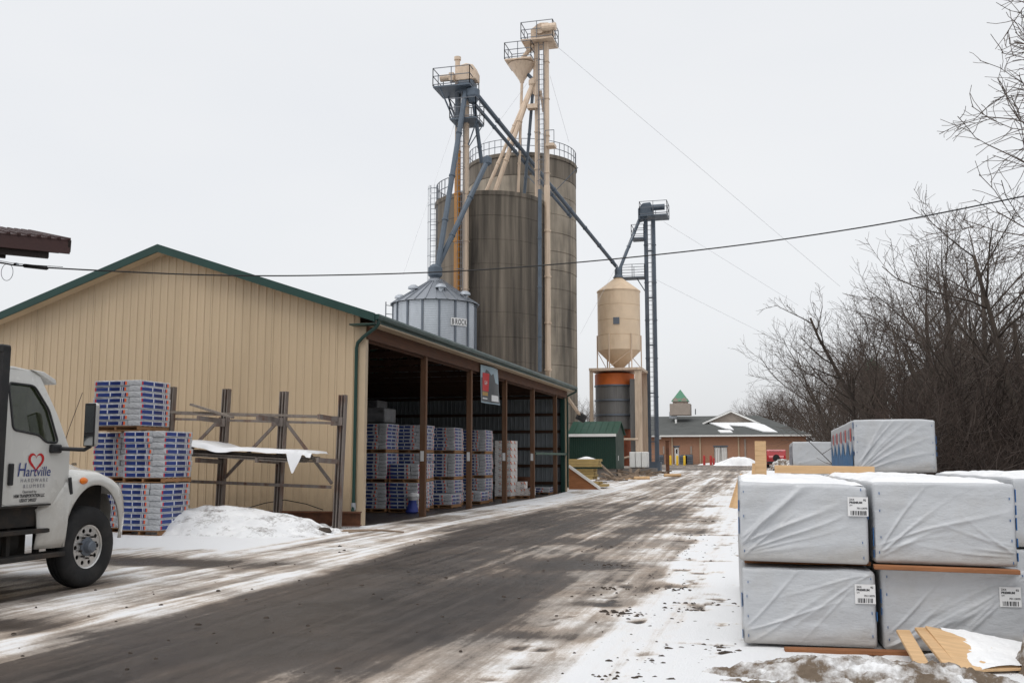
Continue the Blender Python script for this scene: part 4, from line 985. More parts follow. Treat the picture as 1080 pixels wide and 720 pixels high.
# flat bed and headache rack
obj('bed_deck', MB().box2(TXC - 1.2, 3.6, 1.10, TXC + 1.12, 9.42, 1.24), M['black'], truck)
mb = MB()
for X in (TXC - 1.27, TXC + 1.27): mb.box2(X - .06, 9.44, 1.12, X + .06, 9.585, 2.98)
mb.box2(TXC - 1.33, 9.43, 2.90, TXC + 1.33, 9.58, 3.0).box2(TXC - 1.2, 9.45, 1.85, TXC + 1.2, 9.53, 1.92)
hr = obj('headache_rack', mb, M['black'], truck, bevel=.015)
mb = MB()
for k in range(-12, 30):
    x0 = TXC - 1.2 + k * 0.085
    for s_ in (1, -1):
        a = (x0, 1.92) if s_ > 0 else (x0, 2.9); b = (x0 + 0.98, 2.9) if s_ > 0 else (x0 + .98, 1.92)
        t0 = max(0, (TXC - 1.2 - a[0]) / .98); t1 = min(1, (TXC + 1.2 - a[0]) / .98)
        if t1 <= t0: continue
        P = lambda t: (a[0] + (b[0] - a[0]) * t, 9.48 + .006 * s_, a[1] + (b[1] - a[1]) * t)
        mb.bar(P(t0), P(t1), .008, .02, (0, 1, 0))
obj('mesh_guard', mb, M['black'], hr)

# ------------------------------------------------------------------ wrapped lumber packs on the right
def pack_mesh(wd, ln, ht, seed, folds, nf=(64, 44), r=0.035, lab=None):
    """rounded soft box; origin at the middle of the bottom front edge, length along +Y"""
    def line(a, b, n, e=0.0):
        t = np.linspace(0, 1, n); t = np.concatenate([[0, .006, .014, .024], t[1:-1] * .94 + .03, [.976, .986, .994, 1]]); return a + (b - a) * t
    xs = line(-wd / 2, wd / 2, nf[0]); zs = line(0, ht, nf[1]); ys = line(0, ln, 26)
    hx, hy, hz = wd / 2, ln / 2, ht / 2
    rs = np.random.RandomState(seed)
    ph = rs.rand(8) * 6
    def deform(P):
        p = P - np.array([0, hy, hz])
        q = np.clip(p, [-hx + r, -hy + r, -hz + r], [hx - r, hy - r, hz - r]); d = p - q
        L = np.maximum(np.linalg.norm(d, axis=1, keepdims=True), 1e-6); d = d / L
        ou = q + d * r
        X, Y, Zz = P[:, 0], P[:, 1], P[:, 2]
        # front: pulled folds radiating from nailed points, damped at the borders
        u = X / wd + .5; v = Zz / ht
        g = np.zeros(len(P))
        for (fu, fv, ang, wdt, amp, ln_) in folds:
            dx = (u - fu) * wd; dz = (v - fv) * ht
            al = dx * math.cos(ang) + dz * math.sin(ang); pe = -dx * math.sin(ang) + dz * math.cos(ang)
            pe = pe + 0.10 * wdt * np.sin(al * 9 + fu * 20) + 0.02 * np.sin(al * 4 + ph[0])
            w_ = wdt * (0.35 + al * 0.7)
            w_ = np.maximum(w_, .008)
            g += .72 * amp * np.exp(-np.abs(pe / w_) ** 1.55) * (al > 0) * np.clip(al / 0.06, 0, 1) * np.clip(1.3 - al / ln_, 0, 1) * (0.5 + 0.5 * np.clip(al / .3, 0, 1))
        if lab: g *= 1 - np.exp(-(((X - lab[0]) / .14) ** 4 + ((Zz - lab[1]) / .14) ** 4))
        g += 0.026 * (fbm(u * 2.6 + v * 1.4 + seed, v * 3.4 - u * 1.2 + seed, 4) - .5) + 0.004 * (fbm(u * 9 + seed, v * 16 + seed, 3) - .5)
        edge = np.clip(np.minimum(np.minimum(u, 1 - u), np.minimum(v, 1 - v)) / .05, 0, 1)
        fr = (d[:, 1] < -0.7)
        ou[:, 1] -= np.where(fr, g * edge, 0)
        # sides and top: gentle
        s2 = 0.012 * (fbm(Y * 1.3 + seed, Zz * 3 + seed, 3) - .5)
        ou[:, 0] += np.where(np.abs(d[:, 0]) > .7, np.sign(d[:, 0]) * s2, 0)
        ou[:, 2] += np.where(d[:, 2] > .7, 0.02 * (fbm(X * 2 + seed, Y * 2, 3) - .5), 0)
        # slumped corners
        ou[:, 2] -= 0.02 * np.exp(-((u - 1.0) / .12) ** 2) * np.clip((v - .6) / .4, 0, 1) * ((seed % 2) * 1.0) 
        return ou + np.array([0, hy, hz])
    Vs = []; Fs = []; base = 0
    def grid(fn, A, B, flip):
        nonlocal base
        a, b = np.meshgrid(A, B, indexing='ij'); P = fn(a.ravel(), b.ravel()); Vs.append(deform(P))
        na, nb = len(A), len(B)
        for i in range(na - 1):
            for j in range(nb - 1):
                q = (base + i * nb + j, base + (i + 1) * nb + j, base + (i + 1) * nb + j + 1, base + i * nb + j + 1)
                Fs.append(q if not flip else q[::-1])
        base += na * nb
    st = lambda *c: np.stack(np.broadcast_arrays(*c), -1).astype(float)
    grid(lambda a, b: st(a, 0 * a, b), xs, zs, False); grid(lambda a, b: st(a, 0 * a + ln, b), xs[::3] if False else xs, zs, True)
    grid(lambda a, b: st(0 * a - wd / 2, a, b), ys, zs, True); grid(lambda a, b: st(0 * a + wd / 2, a, b), ys, zs, False)
    grid(lambda a, b: st(a, b, 0 * a + ht), xs, ys, False); grid(lambda a, b: st(a, b, 0 * a), xs, ys, True)
    me = bpy.data.meshes.new('wrap'); me.from_pydata([tuple(p) for p in np.concatenate(Vs)], [], Fs)
    bm = bmesh.new(); bm.from_mesh(me); bmesh.ops.remove_doubles(bm, verts=bm.verts, dist=0.0004); bmesh.ops.recalc_face_normals(bm, faces=bm.faces); bm.to_mesh(me); bm.free()
    for p in me.polygons: p.use_smooth = True
    me.materials.append(M['wrap']); return me
R_ = math.radians
def mkfolds(seed, side, n=7):
    r = random.Random(seed); o = []
    for k in range(n):
        if side == 'bl': o.append((0.0 + r.uniform(0, .03), r.uniform(0.02, .25), R_(r.uniform(12, 55)), r.uniform(.014, .032), r.uniform(.012, .028), r.uniform(.5, 1.1)))
        elif side == 'br': o.append((1.0, r.uniform(.05, .35), R_(180 - r.uniform(5, 40)), r.uniform(.012, .028), r.uniform(.010, .022), r.uniform(.3, .8)))
        elif side == 'tr': o.append((1.0, r.uniform(.85, 1.0), R_(180 + r.uniform(8, 45)), r.uniform(.012, .028), r.uniform(.010, .024), r.uniform(.5, 1.0)))
        else: o.append((0.0, r.uniform(.8, 1.0), R_(-r.uniform(8, 40)), r.uniform(.012, .026), r.uniform(.010, .022), r.uniform(.4, .9)))
    return o
def pack(X, Y, Z, wd, ln, ht, seed, folds, label, rz=0.0, rx=0.0, tagside=None, near=True, group='white wrapped lumber packs on the right', ry=0.0):
    t = thing('lumber_pack', label, 'lumber pack', (X, Y, Z), group, rz); t.rotation_euler = (rx, ry, rz)
    me = pack_mesh(wd, ln, ht, seed, folds, (110, 74) if near else (30, 20), lab=tagside)
    share('wrap', me, t)
    r = random.Random(seed)
    if near:
        mb = MB()
        for sx_ in (-1, 1):
            for k in range(4):
                mb = MB().box(sx_ * (wd / 2 - 0.04 - r.uniform(0, .02)), -0.006, ht * (0.1 + k * .26) + r.uniform(-.06, .06), .005, .012, .014 + r.uniform(0, .01))
                o = mb.mesh('staple'); fixn(o); o.materials.append(M['wrapblue']); share('staple', o, t)
        mb = MB()
        for sx_ in (-1, 1):
            z = .05
            while z < ht - .12:
                h = r.uniform(.05, .16)
                if r.random() < .5:
                    mb = MB().box(sx_ * (wd / 2 + .001), 0.012 + .012 * r.random(), z + h / 2, .006, .03, h)
                    o = mb.mesh('wrap_edge'); fixn(o); o.materials.append(M['wrapblue']); share('wrap_edge', o, t)
                z += h + r.uniform(.02, .08)
    if tagside is not None:
        lx, lz = tagside; lw, lh = .17, .165
        lb = MB().box(lx, -.016, lz, lw, .003, lh).mesh('label_sheet'); fixn(lb); lb.materials.append(M['paper']); ls = share('label_sheet', lb, t)
        def tx(s, size, x, z, b=0.0):
            cu = bpy.data.curves.new('lettering', 'FONT'); cu.body = s; cu.size = size; cu.align_x = 'LEFT'; cu.extrude = .0003; cu.offset = b
            q = bpy.data.objects.new('lettering', cu); C.objects.link(q); bpy.context.view_layer.update()
            m_ = bpy.data.meshes.new_from_object(q.evaluated_get(bpy.context.evaluated_depsgraph_get())); bpy.data.objects.remove(q)
            m_.transform(frame((lx + x, -.0185, lz + z), (1, 0, 0), (0, 0, 1))); m_.materials.clear(); m_.materials.append(M['ink'])
            share('lettering', m_, ls)
        tx('2X4', .024, -.07, .052, .0006); tx('PREMIUM', .026, -.07, .026, .0012); tx('92', .024, .045, .048, .0008)
        tx('SPF', .018, -.07, .004); tx('70113070', .022, -.01, -.022, .0006)
        mb = MB(); x_ = -.062
        while x_ < .06:
            w_ = r.choice((.004, .007, .011)); mb.box(lx + x_ + w_ / 2, -.0185, lz - .055, w_, .001, .038); x_ += w_ + r.choice((.004, .006, .009))
        bb = mb.mesh('barcode'); fixn(bb); bb.materials.append(M['ink']); share('barcode', bb, ls)
    return t
LP = 4.3
pack(0.265, 9.24, 0.06, 1.135, LP, 0.665, 11, mkfolds(1, 'bl', 3) + mkfolds(2, 'tr', 3), 'lower left wrapped lumber pack of the front stack, label at its upper right', rz=.04, tagside=(.475, .46))
pack(1.475, 9.36, 0.04, 1.19, LP, 0.70, 12, mkfolds(3, 'tr', 7) + mkfolds(4, 'bl', 5), 'lower right wrapped lumber pack of the front stack, behind the loose boards', rz=.035, tagside=(.44, .48))
pack(0.235, 9.20, 0.775, 1.10, LP, 0.69, 13, mkfolds(5, 'bl', 9) + mkfolds(15, 'bl', 4), 'upper left wrapped lumber pack of the front stack, label near the gap', rz=.035, ry=.012, tagside=(.465, .50))
pack(1.41, 9.30, 0.775, 1.16, LP, 0.70, 14, mkfolds(7, 'bl', 6) + mkfolds(8, 'br', 6), 'upper right wrapped lumber pack of the front stack, resting on brown dunnage', rz=.05, ry=.012)
pack(3.05, 11.6, 0.06, 1.2, LP, 0.68, 21, mkfolds(9, 'bl', 4), 'lower wrapped lumber pack at the right edge, set farther back', near=False, rz=.03)
pack(3.05, 11.6, 0.76, 1.2, LP, 0.72, 22, mkfolds(10, 'bl', 4), 'upper wrapped lumber pack at the right edge, set farther back', near=False, rz=.03)
# second stack behind with a printed pack on top
X2, Y2 = 1.86, 16.6
for q, (dx, z, s_) in enumerate(((0, .04, 31), (0.02, .75, 32))):
    pack(X2 + dx, Y2 + .1, z, 1.2, 6.1, 0.68, s_, mkfolds(s_, 'bl', 4), ('bottom lumber pack of the hidden middle stack', 'second lumber pack under the printed pack')[q], near=False)
pk = pack(X2, Y2, 1.475, 1.22, 6.1, 0.83, 33, [(0.0, .02, R_(a), .03, .02, 1.2) for a in (14, 25, 34, 44, 58)] + mkfolds(33, 'bl', 3), 'wrapped lumber pack with blue and red print on its side, highest behind the front stack', near=True)
pk2 = None
Y3 = 33.0; X3 = 1.25
for q in range(2): pack(X3, Y3 + .1, .04 + .7 * q, 1.2, 6.1, .68, 41 + q, mkfolds(41 + q, 'bl', 3), ('bottom lumber pack of the far stack', 'middle lumber pack of the far stack')[q], near=False)
pk3 = pack(X3 - .03, Y3, 1.45, 1.2, 6.1, .78, 44, mkfolds(44, 'bl', 4), 'small distant wrapped lumber pack with faded side print', near=False)
def sideprint(t, wd, ln, ht, n, blue, red, gap=.02):
    x = -wd / 2 - 0.012
    for k in range(n):
        y0 = 0.12 + (ln - .25) * k / n; dy = (ln - .25) / n
        pr = [(x, y0, .03), (x, y0 + dy * .98, .03), (x, y0 + dy * .98, ht * .45), (x, y0 + dy * .86, ht * .62), (x, y0 + dy * .62, ht * .34), (x, y0 + dy * .40, ht * .30), (x, y0 + dy * .14, ht * .42), (x, y0, ht * .60)]
        mb = MB().prism(pr, (-.004, 0, 0)); me = mb.mesh('printed_panel'); fixn(me); me.materials.append(blue); o = share('printed_panel', me, t)
        mb = MB().box(x - .002, y0 + dy * .26, ht * .72, .004, dy * .12, ht * .26); me = mb.mesh('red_mark'); fixn(me); me.materials.append(red); share('red_mark', me, o)
        mb = MB()
        for j in range(3): mb.box(x - .002, y0 + dy * (.48 + .12 * j), ht * .73, .004, dy * .07, ht * (.24 - .04 * j))
        me = mb.mesh('grey_mark'); fixn(me); me.materials.append(M['greyink']); share('grey_mark', me, o)
sideprint(pk, 1.22, 6.1, .83, 5, M['printblue'], M['printred'])
sideprint(pk3, 1.2, 6.1, .78, 5, M['greyink'], M['greyink'])
# snow lying on the packs
def snowcap(X, Y, Z, wd, ln, rz, seed, h, lab, ry=0.0):
    mb = MB(); nx_, ny_ = 40, 60
    for i in range(nx_ + 1):
        for j in range(ny_ + 1):
            u = i / nx_; v = j / ny_; e = min(u, 1 - u, v * 1.0 + .0, 1 - v)
            k = min(1, e / .07); n_ = float(fbm(np.array(u * 4 + seed), np.array(v * 7 + seed), 4))
            z = h * (k ** .8) * (0.15 + 1.4 * n_) - 0.006
            mb.v.append((wd * (u - .5) + .03 * (n_ - .5), ln * v + 0.03 * (n_ - .5), z))
    for i in range(nx_):
        for j in range(ny_): a = i * (ny_ + 1) + j; mb.f.append((a, a + ny_ + 1, a + ny_ + 2, a + 1))
    me = mb.mesh('snow_cover'); me.materials.append(M['snow'])
    for p in me.polygons: p.use_smooth = True
    o = bpy.data.objects.new('snow_cover', me); C.objects.link(o); o.location = (X, Y, Z); o.rotation_euler = (0, ry, rz); o['kind'] = 'stuff'; tag(o, lab, 'snow')
snowcap(0.235, 9.23, 1.462, 1.06, LP - .06, .035, 1, .036, 'snow lying on the upper left front lumber pack', .012)
snowcap(1.41, 9.33, 1.472, 1.12, LP - .06, .05, 2, .052, 'snow lying on the upper right front lumber pack', .012)
snowcap(3.05, 11.63, 1.477, 1.14, LP - .06, .03, 3, .05, 'snow lying on the right edge lumber pack')
# dunnage and loose boards
def board(p0, p1, wd, th, m, label, cat='board', grp=None, up=(0, 0, 1), nm='board'):
    return tag(obj(nm, MB().bar(p0, p1, wd, th, up), m, loc=p0, bevel=0.004), label, cat, grp)
board((0.82, 9.24, .755), (1.98, 9.29, .737), .09, .038, M['oldboard'], 'brown dunnage board between upper and lower right packs')
board((0.82, 12.8, .755), (1.98, 12.85, .745), .09, .038, M['oldboard'], 'brown dunnage board at the rear of the right packs')
board((-.28, 9.5, .752), (.82, 9.55, .752), .09, .036, M['oldboard'], 'thin dunnage strip hidden between the left packs')
board((-.28, 12.9, .752), (.82, 12.95, .752), .09, .036, M['oldboard'], 'rear dunnage strip hidden between the left packs')
board((0.05, 9.10, .045), (1.15, 9.22, .045), .09, .04, M['oldboard'], 'wet reddish board on the snow under the front packs')
for k, y in enumerate((10.4, 13.0)):
    for j, xx in enumerate((-.25, .92)): board((xx, y, .02), (xx + 1.1, y + .04, .02), .09, .05, M['oldboard'], 'ground bearer board under the front lumber stack', grp='bearers under the front lumber stack')
board((0.02, 13.1, 1.555), (1.22, 13.15, 1.54), .10, .10, M['pine'], 'square pine timber laid across the tops of the front packs', 'timber')
board((-.36, 30.6, 0.03), (-.35, 30.9, 2.22), .33, .04, M['pine'], 'upright pine board with a pencil line behind the left pack', up=(0, 1, 0))
board((-.62, 30.9, .03), (-.50, 31.2, 1.55), .22, .04, M['pine'], 'leaning pine board behind the upright one', up=(0, 1, 0))
board((-1.25, 34.6, .02), (-.98, 35.0, 1.16), .24, .035, M['pine'], 'short pine plank of the leaning pair left of the front stack', up=(0, 1, 0))
board((-1.42, 35.1, .02), (-1.12, 35.3, .95), .18, .035, M['pine'], 'darker pine plank of the leaning pair left of the front stack', up=(0, 1, 0))
board((3.3, 12.0, .74), (3.9, 12.0, .74), .09, .036, M['pine'], 'pine bearer at the right edge between packs')
for k, (a, b) in enumerate((((1.02, 9.12, .24), (1.10, 8.50, .05)), ((1.17, 9.16, .26), (1.32, 8.46, .05)))):
    board(a, b, .11, .028, M['pine'], ('left loose pine board leaning on the lower right pack', 'right loose pine board leaning on the lower right pack')[k])
mb = MB()
pl = [(1.20, 9.14, .27), (1.95, 9.20, .14), (2.05, 8.75, .05), (1.36, 8.48, .045)]
mb.prism(pl, (0, 0, .02)); tag(obj('plywood_sheet', mb, M['pine'], bevel=.003), 'frosted plywood sheet leaning on the lower right pack', 'plywood')
mb = MB(); n_ = 24
for i in range(n_ + 1):
    for j in range(n_ + 1):
        u, v = .16 + .84 * i / n_, j / n_
        A = Vector(pl[0]).lerp(Vector(pl[1]), u); B = Vector(pl[3]).lerp(Vector(pl[2]), u); p_ = A.lerp(B, v)
        q = float(fbm(np.array(u * 6), np.array(v * 6), 4)); mb.v.append((p_.x, p_.y, p_.z + .040 + .03 * (q - .4) - .12 * max(0, .40 - u - .15 * (q - .5))))
for i in range(n_):
    for j in range(n_): a = i * (n_ + 1) + j; mb.f.append((a, a + n_ + 1, a + n_ + 2, a + 1))
o = obj('snow_cover', mb, M['snow'], smooth=True, recalc=False); o['kind'] = 'stuff'; tag(o, 'frost and snow on the leaning plywood sheet', 'snow')

# ------------------------------------------------------------------ silos, bins and elevator legs behind the shed
def ladder(mb, p0, p1, wd=0.4, side=(1, 0, 0), step=0.35, r=0.02):
    p0, p1, s_ = Vector(p0), Vector(p1), Vector(side).normalized() * wd / 2
    mb.bar(p0 - s_, p1 - s_, r * 2, r * 2); mb.bar(p0 + s_, p1 + s_, r * 2, r * 2)
    L = (p1 - p0).length; k = 0
    while k * step < L: q = p0.lerp(p1, k * step / L); mb.bar(q - s_, q + s_, r * 1.4, r * 1.4); k += 1
def cage(mb, cx, cy, z0, z1, r=0.36, step=1.1):
    z = z0
    while z < z1:
        mb.tube([(cx + r * math.cos(a), cy - .1 + r * math.sin(a), z) for a in np.linspace(math.pi, 2 * math.pi, 7)], .016, 4); z += step
    for a in np.linspace(math.pi, 2 * math.pi, 4): mb.bar((cx + r * math.cos(a), cy - .1 + r * math.sin(a), z0), (cx + r * math.cos(a), cy - .1 + r * math.sin(a), z1), .016, .016)
def platform(parent, x0, x1, y0, y1, z, deckm, railm, rh=1.05, skip=(), th=0.09, nm='platform'):
    d = obj(nm, MB().box2(x0, y0, z - th, x1, y1, z), deckm, parent)
    mb = MB(); P = [(x0, y0), (x1, y0), (x1, y1), (x0, y1)]
    for k in range(4):
        if k in skip: continue
        a, b = P[k], P[(k + 1) % 4]; L = math.dist(a, b); n = max(1, int(round(L / 1.1)))
        for i in range(n + 1):
            t = i / n; q = (a[0] + (b[0] - a[0]) * t, a[1] + (b[1] - a[1]) * t); mb.bar((*q, z), (*q, z + rh), .045, .045)
        for h in (rh, rh * .55, .1): mb.bar((*a, z + h), (*b, z + h), .045, .04)
    obj('railing', mb, railm, d); return d
def ringrail(parent, cx, cy, r, z, a0, a1, m, rh=1.05, n=20):
    mb = MB(); A = np.linspace(a0, a1, n)
    for a in A: mb.bar((cx + r * math.cos(a), cy + r * math.sin(a), z), (cx + r * math.cos(a), cy + r * math.sin(a), z + rh), .045, .045)
    for h in (rh, rh * .5): mb.tube([(cx + r * math.cos(a), cy + r * math.sin(a), z + h) for a in A], .03, 5)
    obj('railing', mb, m, parent)

YA = 61.0; PA = at(517, 300, YA); RA = 58 * mpp(PA); ZA = at(517, 201, YA - RA).z
siloA = thing('concrete_silo', 'dark weathered concrete silo with streaked walls behind the shed', 'silo', (PA.x, YA, 0))
nlA = 12; hA = ZA / nlA
for k in range(nlA):
    z0 = k * hA; rj = RA + rng.uniform(-.006, .006)
    obj('ring', MB().lathe([(RA - .02, z0), (rj, z0 + .02), (rj, z0 + hA - .02), (RA - .02, z0 + hA)], 72, PA.x, YA, 0), M['conc_dark'], siloA, smooth=True, ang=25)
obj('rim', MB().lathe([(RA + .01, ZA - .25), (RA + .06, ZA - .2), (RA + .06, ZA + .05), (RA - .2, ZA + .08)], 64, PA.x, YA, 0), M['conc_dark'], siloA)
ringrail(siloA, PA.x, YA, RA - .05, ZA + .05, math.pi * .75, math.pi * 1.32, M['rail'], 1.15, 16)
mb = MB(); ladder(mb, (PA.x - RA + .35, YA - RA * .55, 2), (PA.x - RA + .35, YA - RA * .55, ZA + 1.1), .45); cage(mb, PA.x - RA + .35, YA - RA * .55, 8, ZA + 1); obj('ladder', mb, M['stiff'], siloA)

YB = 76.0; PB = at(551, 300, YB); RB = 57.2 * mpp(PB); ZB = at(551, 164, YB - RB).z
siloB = thing('concrete_silo', 'taller pale concrete silo with banded rings rising behind the dark one', 'silo', (PB.x, YB, 0))
nr_ = 17; hB = ZB / nr_
for k in range(nr_):
    z0 = k * hB; rj = RB + rng.uniform(-.012, .012)
    obj('ring', MB().lathe([(RB - .05, z0), (rj, z0 + .04), (rj, z0 + hB - .04), (RB - .05, z0 + hB)], 72, PB.x, YB, 0), M['conc_light'] if k < nr_ - 1 else M['conc_dark'], siloB, smooth=True, ang=25)
obj('cap', MB().lathe([(RB - .02, ZB), (RB + .10, ZB + .02), (RB + .10, ZB + .30), (RB - .1, ZB + .36), (.1, ZB + .5)], 64, PB.x, YB, 0), M['conc_dark'], siloB)
ringrail(siloB, PB.x, YB, RB, ZB + .3, math.pi * .9, math.pi * 2.05, M['rail'], 1.1, 30)

# corrugated galvanised bin
YC = 53.2; PC = at(458.5, 330, YC); RC = 43.5 * mpp(PC); ZC = at(458.5, 314, YC - RC).z; ZCP = at(458.5, 295, YC).z
binC = thing('grain_bin', 'galvanised corrugated grain bin with conical roof peeping over the shed', 'grain bin', (PC.x, YC, 0))
pr = []; z = 0.0
while z < ZC:
    pr += [(RC, z), (RC + .012, z + .025), (RC, z + .05)]; z += .10
obj('wall', MB().lathe(pr, 72, PC.x, YC, 0, close=False), M['galv'], binC, smooth=True, ang=80)
for k in range(16):
    a = 2 * math.pi * (k + .12) / 16
    obj('stiffener', MB().box(PC.x + (RC + .035) * math.cos(a), YC + (RC + .035) * math.sin(a), ZC / 2, .06, .11, ZC, a), M['stiff'], binC)
NR = 26
for k in range(NR):
    a0, a1 = 2 * math.pi * k / NR, 2 * math.pi * (k + 1) / NR
    mb = MB(); rr0 = RC + .18; rt = .38; zt = ZCP - .12
    pts = []
    for r_, z_ in ((rr0, ZC - .05), (rt, zt)):
        for a in (a0, a1): pts.append((PC.x + r_ * math.cos(a), YC + r_ * math.sin(a), z_))
    mb.add(pts, [(0, 1, 3, 2)])
    mb.bar(Vector(pts[0]) + Vector((0, 0, .02)), Vector(pts[2]) + Vector((0, 0, .02)), .05, .07)
    obj('roof_panel', mb, M['galvdark'], binC)
obj('roof_cap', MB().lathe([(.42, ZCP - .16), (.40, ZCP), (.26, ZCP + .08), (.22, ZCP + .32), (.18, ZCP + .36)], 20, PC.x, YC, 0), M['galvdark'], binC)
for a, q in ((math.pi * 1.05, .86), (math.pi * 1.28, .60), (math.pi * 1.68, .62), (math.pi * 1.92, .86), (math.pi * .3, .7)):
    r_ = RC * q; x_, y_ = PC.x + r_ * math.cos(a), YC + r_ * math.sin(a); zb = ZC + (ZCP - ZC) * (1 - q) - .1
    obj('roof_vent', MB().lathe([(.16, zb), (.16, zb + .28), (.32, zb + .30), (.30, zb + .42), (.16, zb + .52), (.02, zb + .55)], 14, x_, y_, 0), M['galv'], binC, smooth=True)
mb = MB(); ladder(mb, (PC.x - RC - .25, YC - .4, 1), (PC.x - RC - .25, YC - .4, ZC + .2), .5, (.6, .8, 0), .5, .025); obj('ladder', mb, M['rail'], binC)
mb = MB(); ladder(mb, (PC.x + RC * .98, YC - 1.0, ZC + .12), (PC.x + .4, YC - .35, ZCP - .02), .4, (0.3, 1, 0), .45, .02); obj('roof_ladder', mb, M['rail'], binC)
for k, ch in enumerate('BROCK'):
    a = math.pi * 1.742 + k * .088; zc = at(488, 339, YC - 1.5).z
    tx_ = Vector((-math.sin(a), math.cos(a), 0)); ctr = Vector((PC.x + (RC + .05) * math.cos(a), YC + (RC + .05) * math.sin(a), zc))
    pl_ = MB().box(ctr.x, ctr.y, ctr.z, .05, .22, .42, a); po = obj('letter_plate', pl_, M['paper'], binC)
    text('lettering', ch, .42, frame(ctr + Vector((math.cos(a), math.sin(a), 0)) * .029 - Vector((0, 0, .15)), tx_, (0, 0, 1)), M['ink'], po, .002, 0, .62, offset=.006)

def leg(P0, P1, zbot0, zbot1, ztop, name, label, m, tw=.26):
    t = thing(name, label, 'grain elevator', (P0.x, P0.y, 0)); return t
# left elevator leg
YL = 57.0; L0 = at(482.5, 200, YL); L1 = at(491.2, 200, YL); ztL = at(487, 84, YL).z
leg1 = thing('grain_elevator', 'beige grain elevator leg with two slate platforms rising beside the dark silo', 'grain elevator', (L0.x, YL, 0))
def seg(mb, x, y, z0, z1, w_, step=3.0):
    mb.box2(x - w_ / 2, y - w_ / 2, z0, x + w_ / 2, y + w_ / 2, z1); z = z0
    while z < z1: mb.box2(x - w_ / 2 - .04, y - w_ / 2 - .04, z, x + w_ / 2 + .04, y + w_ / 2 + .04, z + .06); z += step
zor = at(483, 160, YL).z; zsl = at(483, 128, YL).z
mb = MB(); seg(mb, L0.x, YL, 0, zor, .30); obj('trunk', mb, M['orangepipe'], leg1)
mb = MB(); seg(mb, L0.x, YL, zor, zsl, .28); obj('trunk', mb, M['beige'], leg1)
mb = MB(); seg(mb, L0.x, YL, zsl, ztL - .6, .30); obj('trunk', mb, M['slate'], leg1)
mb = MB(); seg(mb, L1.x, YL, 0, ztL - .4, .32); obj('trunk', mb, M['beige'], leg1)
mb = MB(); xm = (L0.x + L1.x) / 2; ladder(mb, (xm, YL - .25, 8), (xm, YL - .25, ztL), .36); cage(mb, xm, YL - .25, 10, ztL - 1, .3, 1.6); obj('ladder', mb, M['rail'], leg1)
hz = at(489, 96, YL).z
mb = MB(); a_ = at(474, 97, YL).x
mb.prism([(L0.x - .1, YL - .45, hz + .55), (L1.x + .75, YL - .45, hz + .55), (L1.x + .75, YL - .45, hz + 1.05), (L1.x + .55, YL - .45, hz + 1.5), (L1.x + .1, YL - .45, hz + 1.62), (L0.x + .1, YL - .45, hz + 1.5), (L0.x - .1, YL - .45, hz + 1.0)], (0, .9, 0)); obj('head_box', mb, M['beige'], leg1, bevel=.04)
obj('motor', MB().cyl((L0.x - 1.0, YL - .5, hz + .75), (L0.x - .3, YL - .5, hz + .75), .22).box(L0.x - .25, YL - .5, hz + .75, .3, .4, .5), M['beige'], leg1)
obj('vent_pipe', MB().cyl((L0.x - .05, YL, hz + .3), (L0.x - .05, YL, hz + 2.05), .16).cyl((L0.x - .05, YL, hz + 2.05), (L0.x - .05, YL, hz + 2.25), .22), M['beige'], leg1)
obj('head_base', MB().box2(L1.x - .35, YL - .5, hz - .3, L1.x + .55, YL + .5, hz + .5), M['slate'], leg1)
platform(leg1, a_ - .72, L1.x + .55, YL - 1.1, YL + .9, hz + .05, M['slate'], M['rail'], 1.15)
obj('strut', MB().bar((a_ - .3, YL - .9, hz - .05), (L0.x, YL - .2, hz - 2.4), .08, .08).bar((a_ - .3, YL + .7, hz - .05), (L0.x, YL + .2, hz - 2.4), .08, .08), M['slate'], leg1)
z2 = at(490, 129, YL).z
platform(leg1, at(479, 129, YL).x, at(506, 129, YL).x, YL - .9, YL + .9, z2, M['slate'], M['rail'], 1.25)
obj('strut', MB().bar((L1.x + .9, YL - .6, z2 - .1), (L1.x, YL, z2 - 1.9), .06, .06).bar((L1.x + .9, YL + .6, z2 - .1), (L1.x, YL, z2 - 1.9), .06, .06), M['slate'], leg1)
obj('distributor', MB().lathe([(.25, hz - 1.0), (.45, hz - .6), (.45, hz - .2), (.2, hz)], 12, L1.x + .55, YL - .4, 0), M['slate'], leg1)

# right elevator leg beside the tall silo
YR = 63.2; R0 = at(566.8, 150, YR); R1 = at(576.5, 150, YR); hz2 = at(570, 46, YR).z
leg2 = thing('grain_elevator', 'taller beige elevator leg with cone distributor, highest thing in the yard', 'grain elevator', (R1.x, YR, 0))
mb = MB(); seg(mb, R0.x, YR, at(567, 196, YR).z - 1.5, hz2, .30, 2.6); obj('trunk', mb, M['beige'], leg2)
mb = MB(); seg(mb, R1.x, YR, 0, hz2, .32, 2.6); obj('trunk', mb, M['beige'], leg2)
mb = MB(); xm = (R0.x + R1.x) / 2; ladder(mb, (xm, YR - .22, at(567, 196, YR).z), (xm, YR - .22, hz2), .34); cage(mb, xm, YR - .22, 16, hz2 - 1, .28, 1.4); obj('ladder', mb, M['rail'], leg2)
platform(leg2, at(552, 47, YR).x, at(585, 47, YR).x, YR - .7, YR + 1.2, hz2 + .12, M['beige'], M['rail'], 1.2)
mb = MB(); mb.prism([(R0.x - .35, YR - .45, hz2 + .15), (R1.x + .4, YR - .45, hz2 + .15), (R1.x + .55, YR - .45, hz2 + .75), (R1.x + .25, YR - .45, hz2 + 1.25), (R0.x + .3, YR - .45, hz2 + 1.3), (R0.x - .35, YR - .45, hz2 + .9)], (0, .9, 0)); obj('head_box', mb, M['beige'], leg2, bevel=.04)
